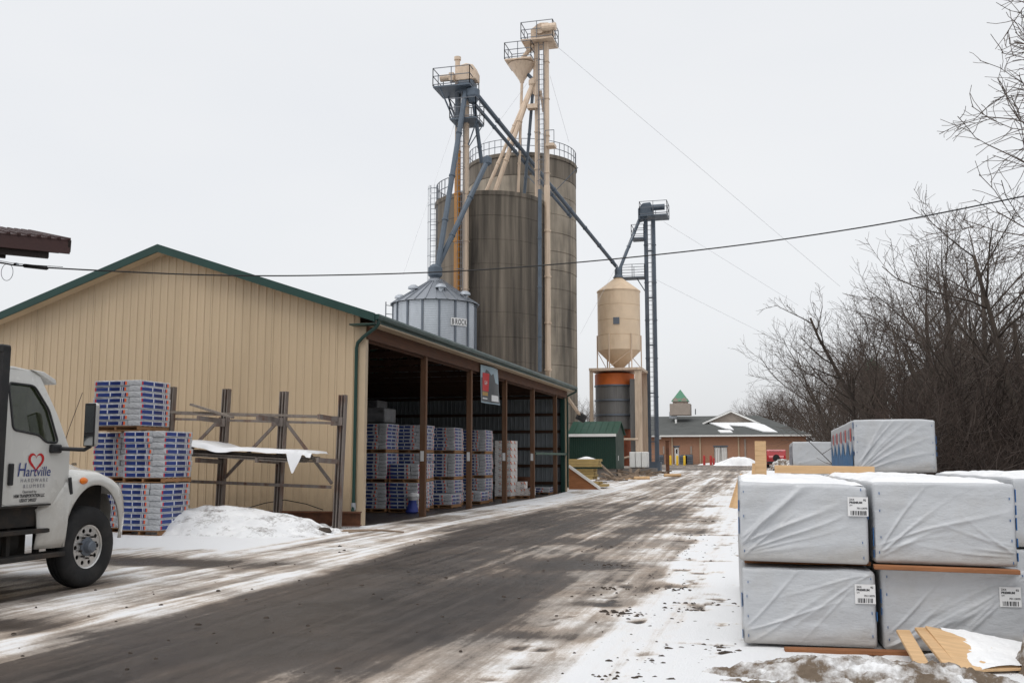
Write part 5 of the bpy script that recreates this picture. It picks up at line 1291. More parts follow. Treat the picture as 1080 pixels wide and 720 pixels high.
obj('motor', MB().cyl((R1.x - .1, YR - .75, hz2 + .75), (R1.x + .85, YR - .75, hz2 + .75), .26).cyl((R0.x + .3, YR - .62, hz2 + .8), (R0.x + .3, YR - .48, hz2 + .8), .36), M['beige'], leg2)
dz = at(549, 67, YR).z; dx = at(549, 67, YR).x
platform(leg2, at(536, 67, YR).x, R0.x - .2, YR - 1.0, YR + 1.0, dz, M['beige'], M['rail'], 1.15)
obj('distributor_cone', MB().lathe([(.95, dz - .14), (.80, dz - .3), (.18, dz - 1.25), (.14, dz - 1.4)], 20, dx + .1, YR, 0), M['beige'], leg2, smooth=True)
def pipe(parent, a, b, r, m, nm='spout', n=8, joints=True):
    a, b = Vector(a), Vector(b); mb = MB().cyl(a, b, r, n=n)
    if joints:
        L = (b - a).length; k = 1
        while k * 3.0 < L: p_ = a.lerp(b, k * 3.0 / L); d = (b - a).normalized() * .05; mb.cyl(p_ - d, p_ + d, r * 1.25, n=n); k += 1
    return obj(nm, mb, m, parent, smooth=True)
pipe(leg2, at(562, 48, YR), at(551, 62, YR), .16, M['beige'])
pipe(leg2, (dx + .1, YR, dz - 1.3), at(546.5, 206, YR - .8), .10, M['beige'])
pipe(leg2, at(562, 88, YR), at(521, 206, 61.5), .17, M['beige'])
pipe(leg2, at(559, 94, YR), at(511, 206, 61.2), .12, M['beige'])
pipe(leg2, at(565, 58, YR), at(563, 100, YR), .12, M['beige'])
pipe(leg2, at(562, 96, YR), at(553, 205, YR + .5), .11, M['slate'])
pipe(leg2, at(556, 78, YR), at(564, 86, YR), .12, M['slate'])
obj('valve', MB().lathe([(.1, -.3), (.3, -.1), (.3, .2), (.12, .35)], 12, *at(562, 88, YR)), M['beige'], leg2)
obj('bracket', MB().box(*at(562, 113, YR - .2), .7, .5, .3), M['beige'], leg2)
obj('side_step', MB().box(*at(581, 154, YR - .2), .6, .8, .2), M['beige'], leg2)
mb = MB(); q = at(581, 153, YR - .2)
for dx_ in (-.3, .3): mb.bar((q.x + dx_, q.y - .4, q.z), (q.x + dx_, q.y - .4, q.z + .9), .04, .04)
mb.bar((q.x - .3, q.y - .4, q.z + .9), (q.x + .3, q.y - .4, q.z + .9), .04, .04); obj('step_rail', mb, M['rail'], leg2)
pipe(leg2, at(569.3, 200, 57.2), at(569.3, 392, 57.2), .12, M['slate'], 'drop_pipe')
pipe(leg2, at(577, 196, 61), at(578, 392, 61), .20, M['beige'], 'drop_pipe')
pipe(leg2, at(570, 96 + 0, YR), at(573.5, 118, YR), .09, M['beige'])
# slate spouts
sp = thing('grain_spout', 'pair of long slate spouts sloping from the left elevator to the cream bin', 'spout', at(500, 100, 56.6))
YT = 80.0
a_, b_ = at(502, 99, 56.6), at(650, 281, YT)
pipe(sp, a_, b_, .15, M['slate']); pipe(sp, a_ + Vector((-.25, 0, -.45)), a_.lerp(b_, .62) + Vector((-.1, 0, -.35)), .12, M['slate'])
mid = a_.lerp(b_, .44)
obj('truss_wire', MB().tube([mid + Vector((-1.5, 0, 0.6)), mid + Vector((0, 0, -1.2)), mid + Vector((2.2, 0, .9))], .03, 4), M['slate'], sp)
sp = thing('grain_spout', 'slate spout running down from the left elevator to the galvanised bin', 'spout', at(462, 288, YC))
pipe(sp, at(491, 97, 56.4), at(461.5, 282, YC), .17, M['slate'])
sp = thing('grain_spout', 'slate spout crossing in front of the dark silo to the galvanised bin', 'spout', at(464, 288, YC))
pipe(sp, at(514, 170, 57.0), at(460, 284, YC), .16, M['slate']); obj('collar', MB().lathe([(.2, -.4), (.42, -.2), (.42, .25), (.2, .45)], 14, *at(459, 287, YC)), M['slate'], sp); obj('joint', MB().lathe([(.1, -.3), (.28, -.15), (.28, .2), (.1, .35)], 12, *at(514, 170, 57.0)), M['slate'], sp)
sp = thing('grain_spout', 'steep slate spout dropping from the left elevator onto the silo top', 'spout', at(507, 170, 57.5))
pipe(sp, at(499, 104, 56.8), at(508, 172, 57.8), .13, M['slate'])

# ------------------------------------------------------------------ cream hopper bin on its frame, blue elevator tower
GT = gz(YT); PH = at(653.5, 400, YT); k_ = mpp(PH); RH = 22.5 * k_
hop = thing('hopper_bin', 'cream hopper bottom bin on a beige steel frame beside the slate tower', 'hopper bin', (PH.x, YT, GT))
zt = at(653.5, 293, YT).z; ze = at(653.5, 304, YT - RH).z; zb = at(653.5, 368, YT - RH).z; zc = at(653.5, 388, YT).z
nrg = 4
for k in range(nrg):
    z0 = zb + (ze - zb) * k / nrg; z1 = zb + (ze - zb) * (k + 1) / nrg
    obj('ring', MB().lathe([(RH - .03, z0), (RH, z0 + .03), (RH, z1 - .03), (RH - .03, z1)], 40, PH.x, YT, 0), M['cream'], hop, smooth=True, ang=20)
obj('roof', MB().lathe([(RH + .06, ze - .04), (RH + .04, ze + .04), (.35, zt - .05), (.3, zt + .15)], 40, PH.x, YT, 0), M['cream'], hop, smooth=True, ang=20)
obj('cone', MB().lathe([(RH - .02, zb), (.35, zc), (.3, zc - .3)], 40, PH.x, YT, 0), M['cream'], hop, smooth=True, ang=20)
obj('hatch', MB().box(*at(650, 338, YT - RH - .02), .5, .06, .55), M['stiff'], hop)
zp = at(653, 390, YT).z
for k in range(6):
    a = 2 * math.pi * (k + .2) / 6; xk, yk = PH.x + (RH + .05) * math.cos(a), YT + (RH + .05) * math.sin(a)
    obj('leg', MB().bar((xk, yk, zp), (xk, yk, zb + 1.3), .085, .085), M['beige'], hop)
    a2 = 2 * math.pi * (k + 1.2) / 6; xn, yn = PH.x + (RH + .05) * math.cos(a2), YT + (RH + .05) * math.sin(a2)
    if k % 2 == 0: obj('brace', MB().bar((xk, yk, zp + .1), (xn, yn, zb), .04, .04), M['beige'], hop)
FX0, FX1 = at(626, 395, YT).x, at(680.5, 395, YT).x
obj('deck', MB().box2(FX0, YT - RH - .4, zp - .2, FX1, YT + RH + .4, zp), M['beige'], hop)
for X in (FX0 + .15, at(671.5, 400, YT - RH).x, FX1 - .2):
    for Y in (YT - RH - .15, YT + RH + .15): obj('column', MB().box2(X - .13, Y - .13, GT - .2, X + .13, Y + .13, zp - .21), M['beige'], hop)
xa, xb = at(671.5, 400, YT - RH).x, FX1 - .2
obj('brace', MB().bar((xa, YT - RH - .15, GT + 2.2), (xb, YT - RH - .15, zp - 1.5), .12, .12).bar((xb, YT - RH - .16, GT + 2.2), (xa, YT - RH - .16, GT + 4.6), .10, .10), M['beige'], hop)
obj('shear_plate', MB().box2(xa + .18, YT + RH, GT, xb - .18, YT + RH + .05, zp - 1), M['beige'], hop)
# grey bin below the deck
PG = at(648.5, 430, YT); RG = 20.5 * k_
low = thing('feed_bin', 'grey metal bin with orange top band under the cream hopper', 'feed bin', (PG.x, YT, GT))
zo0, zo1 = at(648, 392, YT - RG).z, at(648, 405, YT - RG).z; zl = at(648, 452, YT - RG).z
obj('orange_band', MB().lathe([(RG + .02, zo1), (RG + .02, zo0 - .1), (RG - .3, zo0)], 40, PG.x, YT, 0), M['orange'], low, smooth=True, ang=20)
for k in range(3):
    z0 = zl + (zo1 - zl) * k / 3; z1 = zl + (zo1 - zl) * (k + 1) / 3
    obj('ring', MB().lathe([(RG - .02, z0), (RG - .02, z1 - .12)], 40, PG.x, YT, 0), M['greybin'], low, smooth=True, ang=20)
    obj('hoop', MB().lathe([(RG - .03, z1 - .14), (RG + .06, z1 - .12), (RG + .06, z1), (RG - .03, z1 + .02)], 40, PG.x, YT, 0), M['stiff'], low)
obj('side_duct', MB().box2(at(665, 440, YT - RG).x, YT - RG - .1, GT, at(670, 440, YT - RG).x, YT - RG + .8, zo0 - .6), M['greybin'], low)
obj('lower_skirt', MB().lathe([(RG * .85, zl), (RG * .8, GT + .6)], 30, PG.x, YT, 0), M['rustred'], low, smooth=True)
obj('pipe_rail', MB().cyl(at(657, 463, YT - RG - .4), at(673, 463, YT - RG - .4), .09).cyl(at(657, 483, YT - RG - .4), at(667, 481, YT - RG - .4), .09), M['beige'], low)
t = thing('white_tank_block', 'low white tank on a dark concrete plinth at the tower foot', 'tank', (at(664, 490, YT - 3).x, YT - 3, GT))
xw0, xw1 = at(664, 490, YT - 3.4).x, at(683, 490, YT - 3.4).x
z0 = gz(YT - 3.4)
for k in range(3):
    q0 = xw0 + (xw1 - xw0) * k / 3; obj('tank_panel', MB().box2(q0 + .02, YT - 3.6, z0 + .55, q0 + (xw1 - xw0) / 3 - .02, YT - 2.2, z0 + 1.75), M['white'], t, bevel=.04)
obj('plinth', MB().box2(xw0 - 1.3, YT - 3.8, z0 - .3, xw1 + .6, YT - 1.9, z0 + .5), M['concrete'], t)
# slate elevator tower
YW = 82.0; W0, W1 = at(682.0, 300, YW), at(690.2, 300, YW); GW = gz(YW); ztw = at(686, 232, YW).z
tow = thing('elevator_tower', 'slim slate blue elevator tower with caged ladder and railed platforms', 'elevator tower', (W0.x, YW, GW))
for X in (W0.x, W1.x):
    mb = MB(); seg(mb, X, YW, GW - .2, ztw, .30, 3.2); obj('trunk', mb, M['slate'], tow)
mb = MB(); xm = (W0.x + W1.x) / 2; ladder(mb, (xm, YW - .15, GW + .3), (xm, YW - .15, ztw), .3, step=.4); cage(mb, xm, YW - .15, GW + 3, ztw - .5, .26, 1.6); obj('ladder', mb, M['rail'], tow)
z = GW + 2.5
while z < ztw: obj('tie', MB().box2(W0.x, YW - .2, z, W1.x, YW + .2, z + .08), M['slate'], tow); z += 4.0
obj('base_box', MB().box2(W0.x - .3, YW - .5, GW - .1, W1.x + .3, YW + .5, GW + .9), M['slate'], tow)
zpt = at(690, 229, YW).z
platform(tow, at(676, 228, YW).x, at(704.5, 228, YW).x, YW - 1.0, YW + 1.0, zpt, M['slate'], M['rail'], 1.15)
mb = MB(); X0, X1 = at(673.5, 220, YW).x, at(689, 220, YW).x
mb.prism([(X0, YW - .5, zpt - .3), (X1, YW - .5, zpt), (X1, YW - .5, zpt + .8), (X1 - .2, YW - .5, zpt + 1.2), (X0 + .4, YW - .5, zpt + 1.15), (X0, YW - .5, zpt + .7)], (0, 1.0, 0)); obj('head_box', mb, M['slate'], tow, bevel=.05)
obj('motor', MB().cyl((X1 - .1, YW - .5, zpt + .7), (X1 + 1.0, YW - .5, zpt + .7), .26), M['slate'], tow)
z3 = at(675, 252, YW).z; platform(tow, at(667, 252, YW).x, W0.x - .1, YW - .7, YW + .7, z3, M['slate'], M['rail'], 1.1)
z4 = at(668, 293, YW).z; platform(tow, at(655, 293, YW).x, W0.x - .1, YW - .6, YW + .6, z4, M['slate'], M['rail'], 1.05)
obj('strut', MB().bar(at(672, 294, YW), at(681, 308, YW), .08, .08), M['slate'], tow)
pipe(tow, at(675, 230, YW), at(653.5, 284, YT), .14, M['slate'])
obj('inlet', MB().lathe([(.45, 0), (.3, .25), (.3, .7), (.15, .9)], 14, PH.x, YT, zt), M['slate'], tow)

# ------------------------------------------------------------------ guy wires and the overhead cable
def wire(a, b, r, lab, sag=0.0, nm='guy_wire', n=14, m='wire'):
    a, b = Vector(a), Vector(b)
    pts = [a.lerp(b, t) - Vector((0, 0, sag * 4 * t * (1 - t))) for t in np.linspace(0, 1, n)]
    return tag(obj(nm, MB().tube(pts, r, 5), M[m], smooth=True, loc=a), lab, 'wire', 'thin guy wires of the elevators' if nm == 'guy_wire' else None)
wire(at(586, 48, YR), at(886, 302, 90), .012, 'thin guy wire from the tallest elevator head toward the right trees')
wire(at(700, 234, YW), at(842, 322, 90), .012, 'thin guy wire from the slate tower top toward the trees')
wire(at(692, 295, YW), at(812, 355, 90), .012, 'thin guy wire from the middle of the slate tower')
wire(at(483, 120, YL), at(425, 290, 50), .012, 'thin guy wire left of the first elevator leg')
wire(at(556, 88, YR), at(470, 205, 60), .010, 'thin guy wire crossing between the two elevator heads')
wire(at(580, 80, YR), at(600, 150, 66), .010, 'thin guy wire right of the taller elevator')
wire(at(675, 235, YW), at(612, 352, 75), .010, 'thin guy wire from the slate tower down left past the cream bin')
# overhead cable
pts_px = [(-60, 268, 13.0), (0, 277, 13.6), (25, 280.5, 13.9), (100, 285, 15), (220, 290, 16.5), (330, 290.5, 18), (470, 286.5, 19.5), (600, 277.5, 20), (760, 261, 20), (920, 238, 19.5), (1080, 207, 18.5), (1180, 186, 18)]
cab = thing('overhead_cable', 'black overhead cable sagging across the picture with a splice sleeve at left', 'cable', at(25, 280.5, 13.9))
CP = [at(*p) for p in pts_px]
fine = []
for i in range(len(CP) - 1):
    p0, p1, p2, p3 = CP[max(i - 1, 0)], CP[i], CP[i + 1], CP[min(i + 2, len(CP) - 1)]
    for t in np.linspace(0, 1, 8, endpoint=False):
        fine.append(0.5 * ((2 * p1) + (-p0 + p2) * t + (2 * p0 - 5 * p1 + 4 * p2 - p3) * t * t + (-p0 + 3 * p1 - 3 * p2 + p3) * t ** 3))
fine.append(CP[-1])
obj('line', MB().tube(fine, .014, 6), M['cable'], cab, smooth=True)
a_, b_ = at(24, 280, 13.9), at(51, 283, 14.25); obj('splice_sleeve', MB().tube([a_, a_.lerp(b_, .06), a_.lerp(b_, .94), b_], [.016, .034, .034, .016], 10), M['cable'], cab, smooth=True)
obj('clip', MB().box(*at(17, 278.6, 13.8), .06, .05, .04), M['galv'], cab)
ctr = at(7.5, 287, 13.7); obj('loop', MB().tube([ctr + RT * (.10 * math.cos(a)) + Vector((0, 0, .145 * math.sin(a))) for a in np.linspace(math.pi * .6, math.pi * 2.45, 20)], .005, 5), M['galv'], cab, smooth=True)
obj('thin_wire', MB().tube([f_ + Vector((0, 0, .03)) for f_ in fine[:22]], .005, 4), M['cable'], cab)
# pole and wall bracket outside the frame that carry the cable
o = thing('utility_pole', 'wooden utility pole outside the right edge that carries the cable', 'pole', (CP[-1].x, CP[-1].y, 0)); obj('shaft', MB().cyl((CP[-1].x, CP[-1].y + .12, 0), (CP[-1].x, CP[-1].y + .12, CP[-1].z + 1.2), .14, .10), M['greywood'], o, smooth=True); obj('insulator', MB().cyl(CP[-1], CP[-1] + Vector((0, .12, 0)), .03), M['galv'], o)

# ------------------------------------------------------------------ dark red canopy roof, upper left
can = thing('canopy', 'dark red metal canopy eave jutting in at the upper left', 'canopy', at(-120, 600, 13.0) * 0 + Vector((-13.0, 11.0, 0)))
E1 = at(74.5, 253, 12.6); E0 = at(-70, 224, 11.3); E0.z = E1.z; E0 = E1 + (E0 - E1) * 2.6  # roof stretched out of view to keep sky off the gable's left part
ed = (E1 - E0); ed.z = 0; edn = ed.normalized(); inn = Vector((-edn.y, edn.x, 0))
if inn.x > 0: inn = -inn
def q3(t, s_, z): return E0.lerp(E1, t) + inn * s_ + Vector((0, 0, z + s_ * .22))
mb = MB().add([q3(0, 0, 0), q3(1, 0, 0), q3(1, 7.5, 0), q3(0, 7.5, 0), q3(0, 0, -.02), q3(1, 0, -.02), q3(1, 7.5, -.02), q3(0, 7.5, -.02)], [(0, 1, 2, 3), (7, 6, 5, 4), (0, 4, 5, 1), (1, 5, 6, 2), (2, 6, 7, 3), (3, 7, 4, 0)])
obj('roof_sheet', mb, M['canopy'], can)
nrib = 34
for k in range(nrib + 1):
    t = k / nrib; obj('rib', MB().bar(q3(t * .99 + .005, -.02, .012), q3(t * .99 + .005, 7.5, .012), .05, .035), M['canopy'], can)
obj('fascia', MB().bar(q3(0, .03, -.12), q3(1, .03, -.12), .05, .20), M['canopy'], can)
obj('fascia_end', MB().bar(q3(.998, .0, -.10), q3(.998, 7.4, -.10), .04, .18), M['galv'] if False else M['canopyunder'], can)
obj('purlin', MB().bar(q3(0, .12, -.27), q3(.94, .12, -.27), .12, .10), M['canopyunder'], can)
obj('soffit', MB().add([q3(0, .06, -.23), q3(.97, .06, -.23), q3(.97, 7.4, -.23), q3(0, 7.4, -.23)], [(0, 1, 2, 3)]), M['canopyunder'], can)
obj('bracket', MB().bar(q3(.1, .3, -.36), q3(.82, .3, -.34), .1, .09), M['canopyunder'], can)
for t_, s_ in ((.1, .6), (.1, 6.5), (.5, 6.5)):
    p_ = q3(t_, s_, -.25); obj('post', MB().box2(p_.x - .09, p_.y - .09, 0, p_.x + .09, p_.y + .09, p_.z), M['canopyunder'], can)
HX0, HX1, HY0, HY1 = -27.0, -13.6, 3.0, 12.4  # unseen hall added left of view to block sky from the gable's left side
for k in range(14):
    x0_ = HX0 + (HX1 - HX0) * k / 14; obj('sky_blocker_panel', MB().box2(x0_, HY1 - (.03 if k % 2 else 0), 0, x0_ + (HX1 - HX0) / 14 - .004, HY1 + .1, 5.2), M['canopy'], can)
for k in range(10):
    y0_ = HY0 + (HY1 - .04 - HY0) * k / 10; obj('sky_blocker_panel', MB().box2(HX1 - .1, y0_, 0, HX1 + (.03 if k % 2 else 0), y0_ + (HY1 - .04 - HY0) / 10 - .004, 5.2), M['canopy'], can)
obj('sky_blocker_roof', MB().prism([(HX0 - .4, HY0, 5.21), (HX1 + .4, HY0, 5.21), ((HX0 + HX1) / 2, HY0, 7.6)], (0, HY1 - HY0 + .3, 0)), M['canopy'], can)
obj('post_beam', MB().bar(q3(.02, .6, -.33), q3(.6, .6, -.33), .12, .14), M['canopyunder'], can)

# ------------------------------------------------------------------ little green shed and timber beside it
YG = 70.0; GG = gz(YG); k_ = mpp(at(630, 480, YG))
gs = thing('garden_shed', 'small dark green metal shed with gable roof below the tall silo', 'shed', (at(625, 480, YG).x, YG, GG))
x0, x1 = at(600.5, 480, YG).x, at(649, 480, YG).x; zf = at(630, 494, YG).z; zw = at(630, 457, YG).z; dep = 4.0
xs_ = np.linspace(x0, x1, 19)
for k in range(6):
    mb = MB(); a0 = x0 + (x1 - x0) * k / 6; a1 = x0 + (x1 - x0) * (k + 1) / 6
    n2 = 4
    for j in range(n2):
        u0 = a0 + (a1 - a0) * j / n2; mb.box2(u0 + .015, YG - .03 if j % 1 == 0 else YG, zf, u0 + (a1 - a0) / n2 - .015, YG, zw)
    mb.box2(a0, YG, zf, a1, YG + .03, zw); obj('wall_panel', mb, M['dgreen'], gs)
zr = at(630, 445, YG + dep / 2).z
xg = x1
mb = MB().prism([(xg, YG, zf), (xg, YG + dep, zf), (xg, YG + dep, zw), (xg, YG + dep / 2, zr - .05), (xg, YG, zw)], (.04, 0, 0)); obj('gable_wall', mb, M['dgreen'], gs)
mb = MB().prism([(x0, YG + .03, zf), (x0, YG + dep, zf), (x0, YG + dep, zw), (x0, YG + dep / 2, zr - .05), (x0, YG + .03, zw)], (.04, 0, 0)); obj('gable_wall', mb, M['dgreen'], gs)
for k in range(8):
    a0 = x0 - .1 + (x1 - x0 + .3) * k / 8; a1 = x0 - .1 + (x1 - x0 + .3) * (k + 1) / 8
    for y_, s_ in ((YG - .15, 1), (YG + dep + .15, -1)):
        mb = MB().prism([(a0, y_, zw - .05), (a0, YG + dep / 2, zr), (a0, YG + dep / 2, zr + .05), (a0, y_, zw)], (a1 - a0 - .02, 0, 0)); obj('roof_panel', mb, M['dgreenroof'], gs)
obj('eave_trim', MB().box2(x0 - .1, YG - .19, zw - .22, x1 + .1, YG - .155, zw - .02), M['white'], gs)
obj('vent_plate', MB().box(x1 + .05, YG + 1.1, zf + .75, .02, .18, .35), M['white'], gs)
obj('skid', MB().box2(x0, YG + .1, GG - .1, x1, YG + .4, zf), M['concrete'], gs); obj('skid', MB().box2(x0, YG + dep - .4, GG - .1, x1, YG + dep - .1, zf), M['concrete'], gs)
obj('floor', MB().box2(x0, YG + .04, zf - .06, x1, YG + dep, zf - .003), M['concrete'], gs)
# treated lumber stack (boards singly)
YP = 52.6; GP = gz(YP)
st = thing('treated_lumber_stack', 'stack of yellow treated lumber on the snow past the shed end', 'lumber stack', (at(613, 510, YP).x, YP, GP))
xa, xb = at(592, 500, YP).x, at(631.5, 500, YP).x
z = GP + .1
for row in range(9):
    top_ = row >= 6
    b1 = xb if top_ else xb - .25 - .03 * (row % 3)
    if row < 2: b1 = xb + .35 * (row < 1)
    for c_ in range(5):
        obj('timber', MB().box2(xa + rng.uniform(-.05, .05), YP + c_ * .24 - (.15 if top_ else 0), z + .005, b1 + rng.uniform(-.04, .04), YP + c_ * .24 + .228 - (.15 if top_ else 0), z + .135), M['ylum'], st)
    z += .145 + (.09 if row in (1, 5) else 0)
mound('snow_pile', at(617, 482, YP).x, YP + .45, .5, .4, .14, M['snow'], 'small cap of snow on the treated lumber stack', 'snow', 5.0, z0=z - .02, n=24)
YQ = 50.6; a_, b_ = at(600, 492, YQ), at(633, 518, YQ)
a_.z += .0; b_.z = gz(YQ) + .05
lp = thing('ramp_panel', 'wooden panel with snowy top edge leaning down beside the shed end', 'panel', (b_.x, YQ, gz(YQ)))
mb = MB().prism([(a_.x, YQ, gz(YQ) + .05), (b_.x - .05, YQ, gz(YQ) + .05), (a_.x, YQ, a_.z)], (0, .04, 0)); obj('board_panel', mb, M['oldboard'], lp)
obj('top_edge', MB().bar(a_ + Vector((0, -.03, .04)), b_ + Vector((0, -.03, .06)), .14, .13), M['white'], lp)
# debris on the verge
for k in range(34):
    t = rng.random(); yb = rng.uniform(58, 76); px = 633 + (yb - 58) * 3.2 + rng.uniform(-10, 10); c_ = at(px, 500, yb); g_ = gz(yb)
    L = rng.uniform(.5, 1.8); a = rng.uniform(0, 6.28); p0 = Vector((c_.x, yb, g_ + rng.uniform(.05, .3))); p1 = p0 + Vector((L * math.cos(a), L * math.sin(a), rng.uniform(-.1, .45)))
    tag(obj('scrap_timber', MB().bar(p0, p1, rng.uniform(.08, .25), rng.uniform(.05, .16)), M['debris'], loc=p0), 'scrap of timber in the litter on the verge by the green shed', 'scrap', 'scrap timber on the far verge')
for k, (px, py, yb, L) in enumerate(((642, 506, 64, 1.2), (672, 507, 66, 1.6), (709, 502, 72, 1.2))):
    c_ = at(px, py, yb); g_ = gz(yb)
    tag(obj('log', MB().cyl((c_.x - L / 2, yb, g_ + .11), (c_.x + L / 2, yb + .3, g_ + .12), .12, n=10), M['pine' if k else 'debris'], loc=(c_.x, yb, g_)), ('dark log by the lumber stack', 'pale log on the verge below the white tank', 'short pale log right of the slate tower')[k], 'log', 'logs on the far verge')
a_, b_ = at(632, 488, 66), at(650, 505, 64); b_.z = gz(64) + .1; tag(obj('slanting_pole', MB().bar(a_, b_, .12, .10), M['debris']), 'thin pole leaning from the green shed to the ground', 'pole')
pp = at(704.2, 490, 76); g_ = gz(76); t = thing('rusty_post', 'rust red steel post standing right of the slate tower', 'post', (pp.x, 76, g_))
obj('shaft', MB().box2(pp.x - .13, 75.9, g_ - .1, pp.x + .13, 76.1, at(704, 465, 76).z), M['rust'], t); obj('cap_plate', MB().box(pp.x, 76, at(704, 465, 76).z + .03, .34, .3, .05), M['rust'], t)
bx = at(608, 432, 51.5); t = thing('wall_lamp_arm', 'dark bracket arm sticking out of the shed end', 'bracket', (SXR + .1, 49, bx.z)); obj('arm', MB().bar((SXR + .05, 48.7, bx.z + .5), at(612, 438, 51), .12, .12), M['beige'], t); obj('head', MB().box(*at(613, 440, 51), .5, .35, .4, rz=.4, ry=.5), M['black'], t, bevel=.05)

# ------------------------------------------------------------------ brick building at the end of the road
YK = 115.0; GK = gz(YK)
bk = thing('brick_building', 'low red brick building with grey hip roof at the end of the road', 'building', (at(760, 490, YK).x, YK, GK))
xl, xr = at(655, 480, YK).x, at(851, 480, YK).x; zw = at(760, 460.5, YK).z; DP = 25.0
def holesrect(px0, py0, px1, py1):
    a, b = at(px0, py1, YK), at(px1, py0, YK); return (a.x, a.z, b.x, b.z)
doors = [holesrect(711.2, 471, 716.2, 489.2), holesrect(753.5, 470.8, 767.0, 489.2)]
outer = [(xl, GK - .3), (xr, GK - .3), (xr, zw), (xl, zw)]
hl = [[(a, GK + .02), (c, GK + .02), (c, d), (a, d)] for a, b, c, d in doors]
holed(outer, hl, lambda x_, z_: (x_, YK, z_), (0, .3, 0), 'wall', M['brick'], bk)
obj('side_wall', MB().box2(xr - .3, YK + .31, GK - .3, xr, YK + DP, zw), M['brick'], bk); obj('side_wall', MB().box2(xl, YK + .31, GK - .3, xl + .3, YK + DP, zw), M['brick'], bk); obj('back_wall', MB().box2(xl + .31, YK + DP - .3, GK - .3, xr - .31, YK + DP, zw), M['brick'], bk)
for k, (a, b, c, d) in enumerate(doors):
    n_ = 1 if k == 0 else 2
    for j in range(n_):
        q0 = a + (c - a) * j / n_; q1 = a + (c - a) * (j + 1) / n_
        dr = obj('door', MB().box2(q0 + .04, YK + .10, GK + .03, q1 - .04, YK + .16, d - .06), M['white'], bk)
        if k == 0: obj('door_window', MB().box2(q0 + .2, YK + .092, GK + 1.2, q1 - .2, YK + .105, d - .25), M['darkglass'], dr)
        else:
            for r_ in range(3): obj('door_rib', MB().box2(q0 + .1 + r_ * (q1 - q0) / 3.2, YK + .085, GK + .1, q0 + .14 + r_ * (q1 - q0) / 3.2, YK + .098, d - .15), M['stone'], dr)
    obj('lintel', MB().box2(a - .1, YK - .02, d, c + .1, YK + .1, d + .14), M['stiff'], bk)
zev = at(760, 458.5, YK - .6).z
obj('fascia', MB().box2(xl - .5, YK - .7, zev - .17, xr + .5, YK - .62, zev), M['white'], bk)
obj('soffit', MB().box2(xl - .5, YK - .61, zev - .17, xr + .5, YK + .0, zev - .14), M['white'], bk)
RYK = YK + 12.5
Rl, Rr = at(676, 437.5, RYK), at(771, 434.0, RYK); Rr2 = at(800, 438, RYK)
e0 = Vector((xl - .5, YK - .7, zev)); e1 = Vector((xr + .5, YK - .7, zev)); e2 = Vector((xr + .5, YK + DP + .5, zev)); e3 = Vector((xl - .5, YK + DP + .5, zev))
Rl.z = Rr2.z
mb = MB().add([e0, e1, e2, e3, Rl, Rr2], [(0, 1, 5, 4), (1, 2, 5), (2, 3, 4, 5), (3, 0, 4)])
obj('roof', mb, M['shingle'], bk)
nrm = (e1 - e0).cross(Rl - e0).normalized()
def onroof(px, py, off=.05):
    d = at(px, py, 100) - EYE; t = (e0 - EYE).dot(nrm) / d.dot(nrm); p_ = EYE + d * t; return p_ + nrm * (off if nrm.z > 0 else -off)
# cross gable
pkp, gl, gr = at(771, 433.2, YK + 7.0), at(743, 445.6, YK + 7.0), at(800, 445.6, YK + 7.0)
obj('gable', MB().prism([pkp, gl, gr], (0, .2, 0)), M['stone'], bk)
bb = Vector((pkp.x, RYK + 2, pkp.z))
for q in (gl, gr):
    o_ = q + (q - pkp) * .06
    obj('gable_roof', MB().add([pkp + Vector((0, -.4, .1)), o_ + Vector((0, -.4, .1)), Vector((o_.x, RYK + 1, o_.z + .1)), bb + Vector((0, 0, .1))], [(0, 1, 2, 3)]), M['shingle'], bk)
    obj('rake_board', MB().bar(pkp + Vector((0, -.42, -.05)), o_ + Vector((0, -.42, -.05)), .06, .2), M['white'], bk)
sn = [(748, 446.6), (795, 446.6), (806, 449), (820, 456.6), (805, 456), (786, 450.3), (769, 449.3), (774, 454), (764, 452.6)]
mb = MB().add([onroof(*p_, .10) for p_ in sn], [tuple(range(len(sn)))]); mb2 = MB().add([onroof(*p_, .06) for p_ in ((757, 454.3), (770, 454.3), (773, 456.5), (760, 456.5))], [(0, 1, 2, 3)])
for m_ in (mb, mb2):
    o = obj('roof_snow', m_, M['snow'], bk, recalc=True); s = o.modifiers.new('t', 'SOLIDIFY'); s.thickness = .12; s.offset = 0
for px in (709, 738.5, 779):
    q = at(px, 470, YK); obj('downspout', MB().box2(q.x - .07, YK - .14, GK, q.x + .07, YK - .005, zev - .2), M['sidingtrim'], bk)
for px in (700, 729, 786): q = at(px, 474, YK); obj('wall_pipe', MB().box2(q.x - .09, YK - .1, q.z - (.5 if px < 780 else 1.6), q.x + .09, YK - .005, q.z + (.4 if px < 780 else 1.2)), M['stone'], bk)
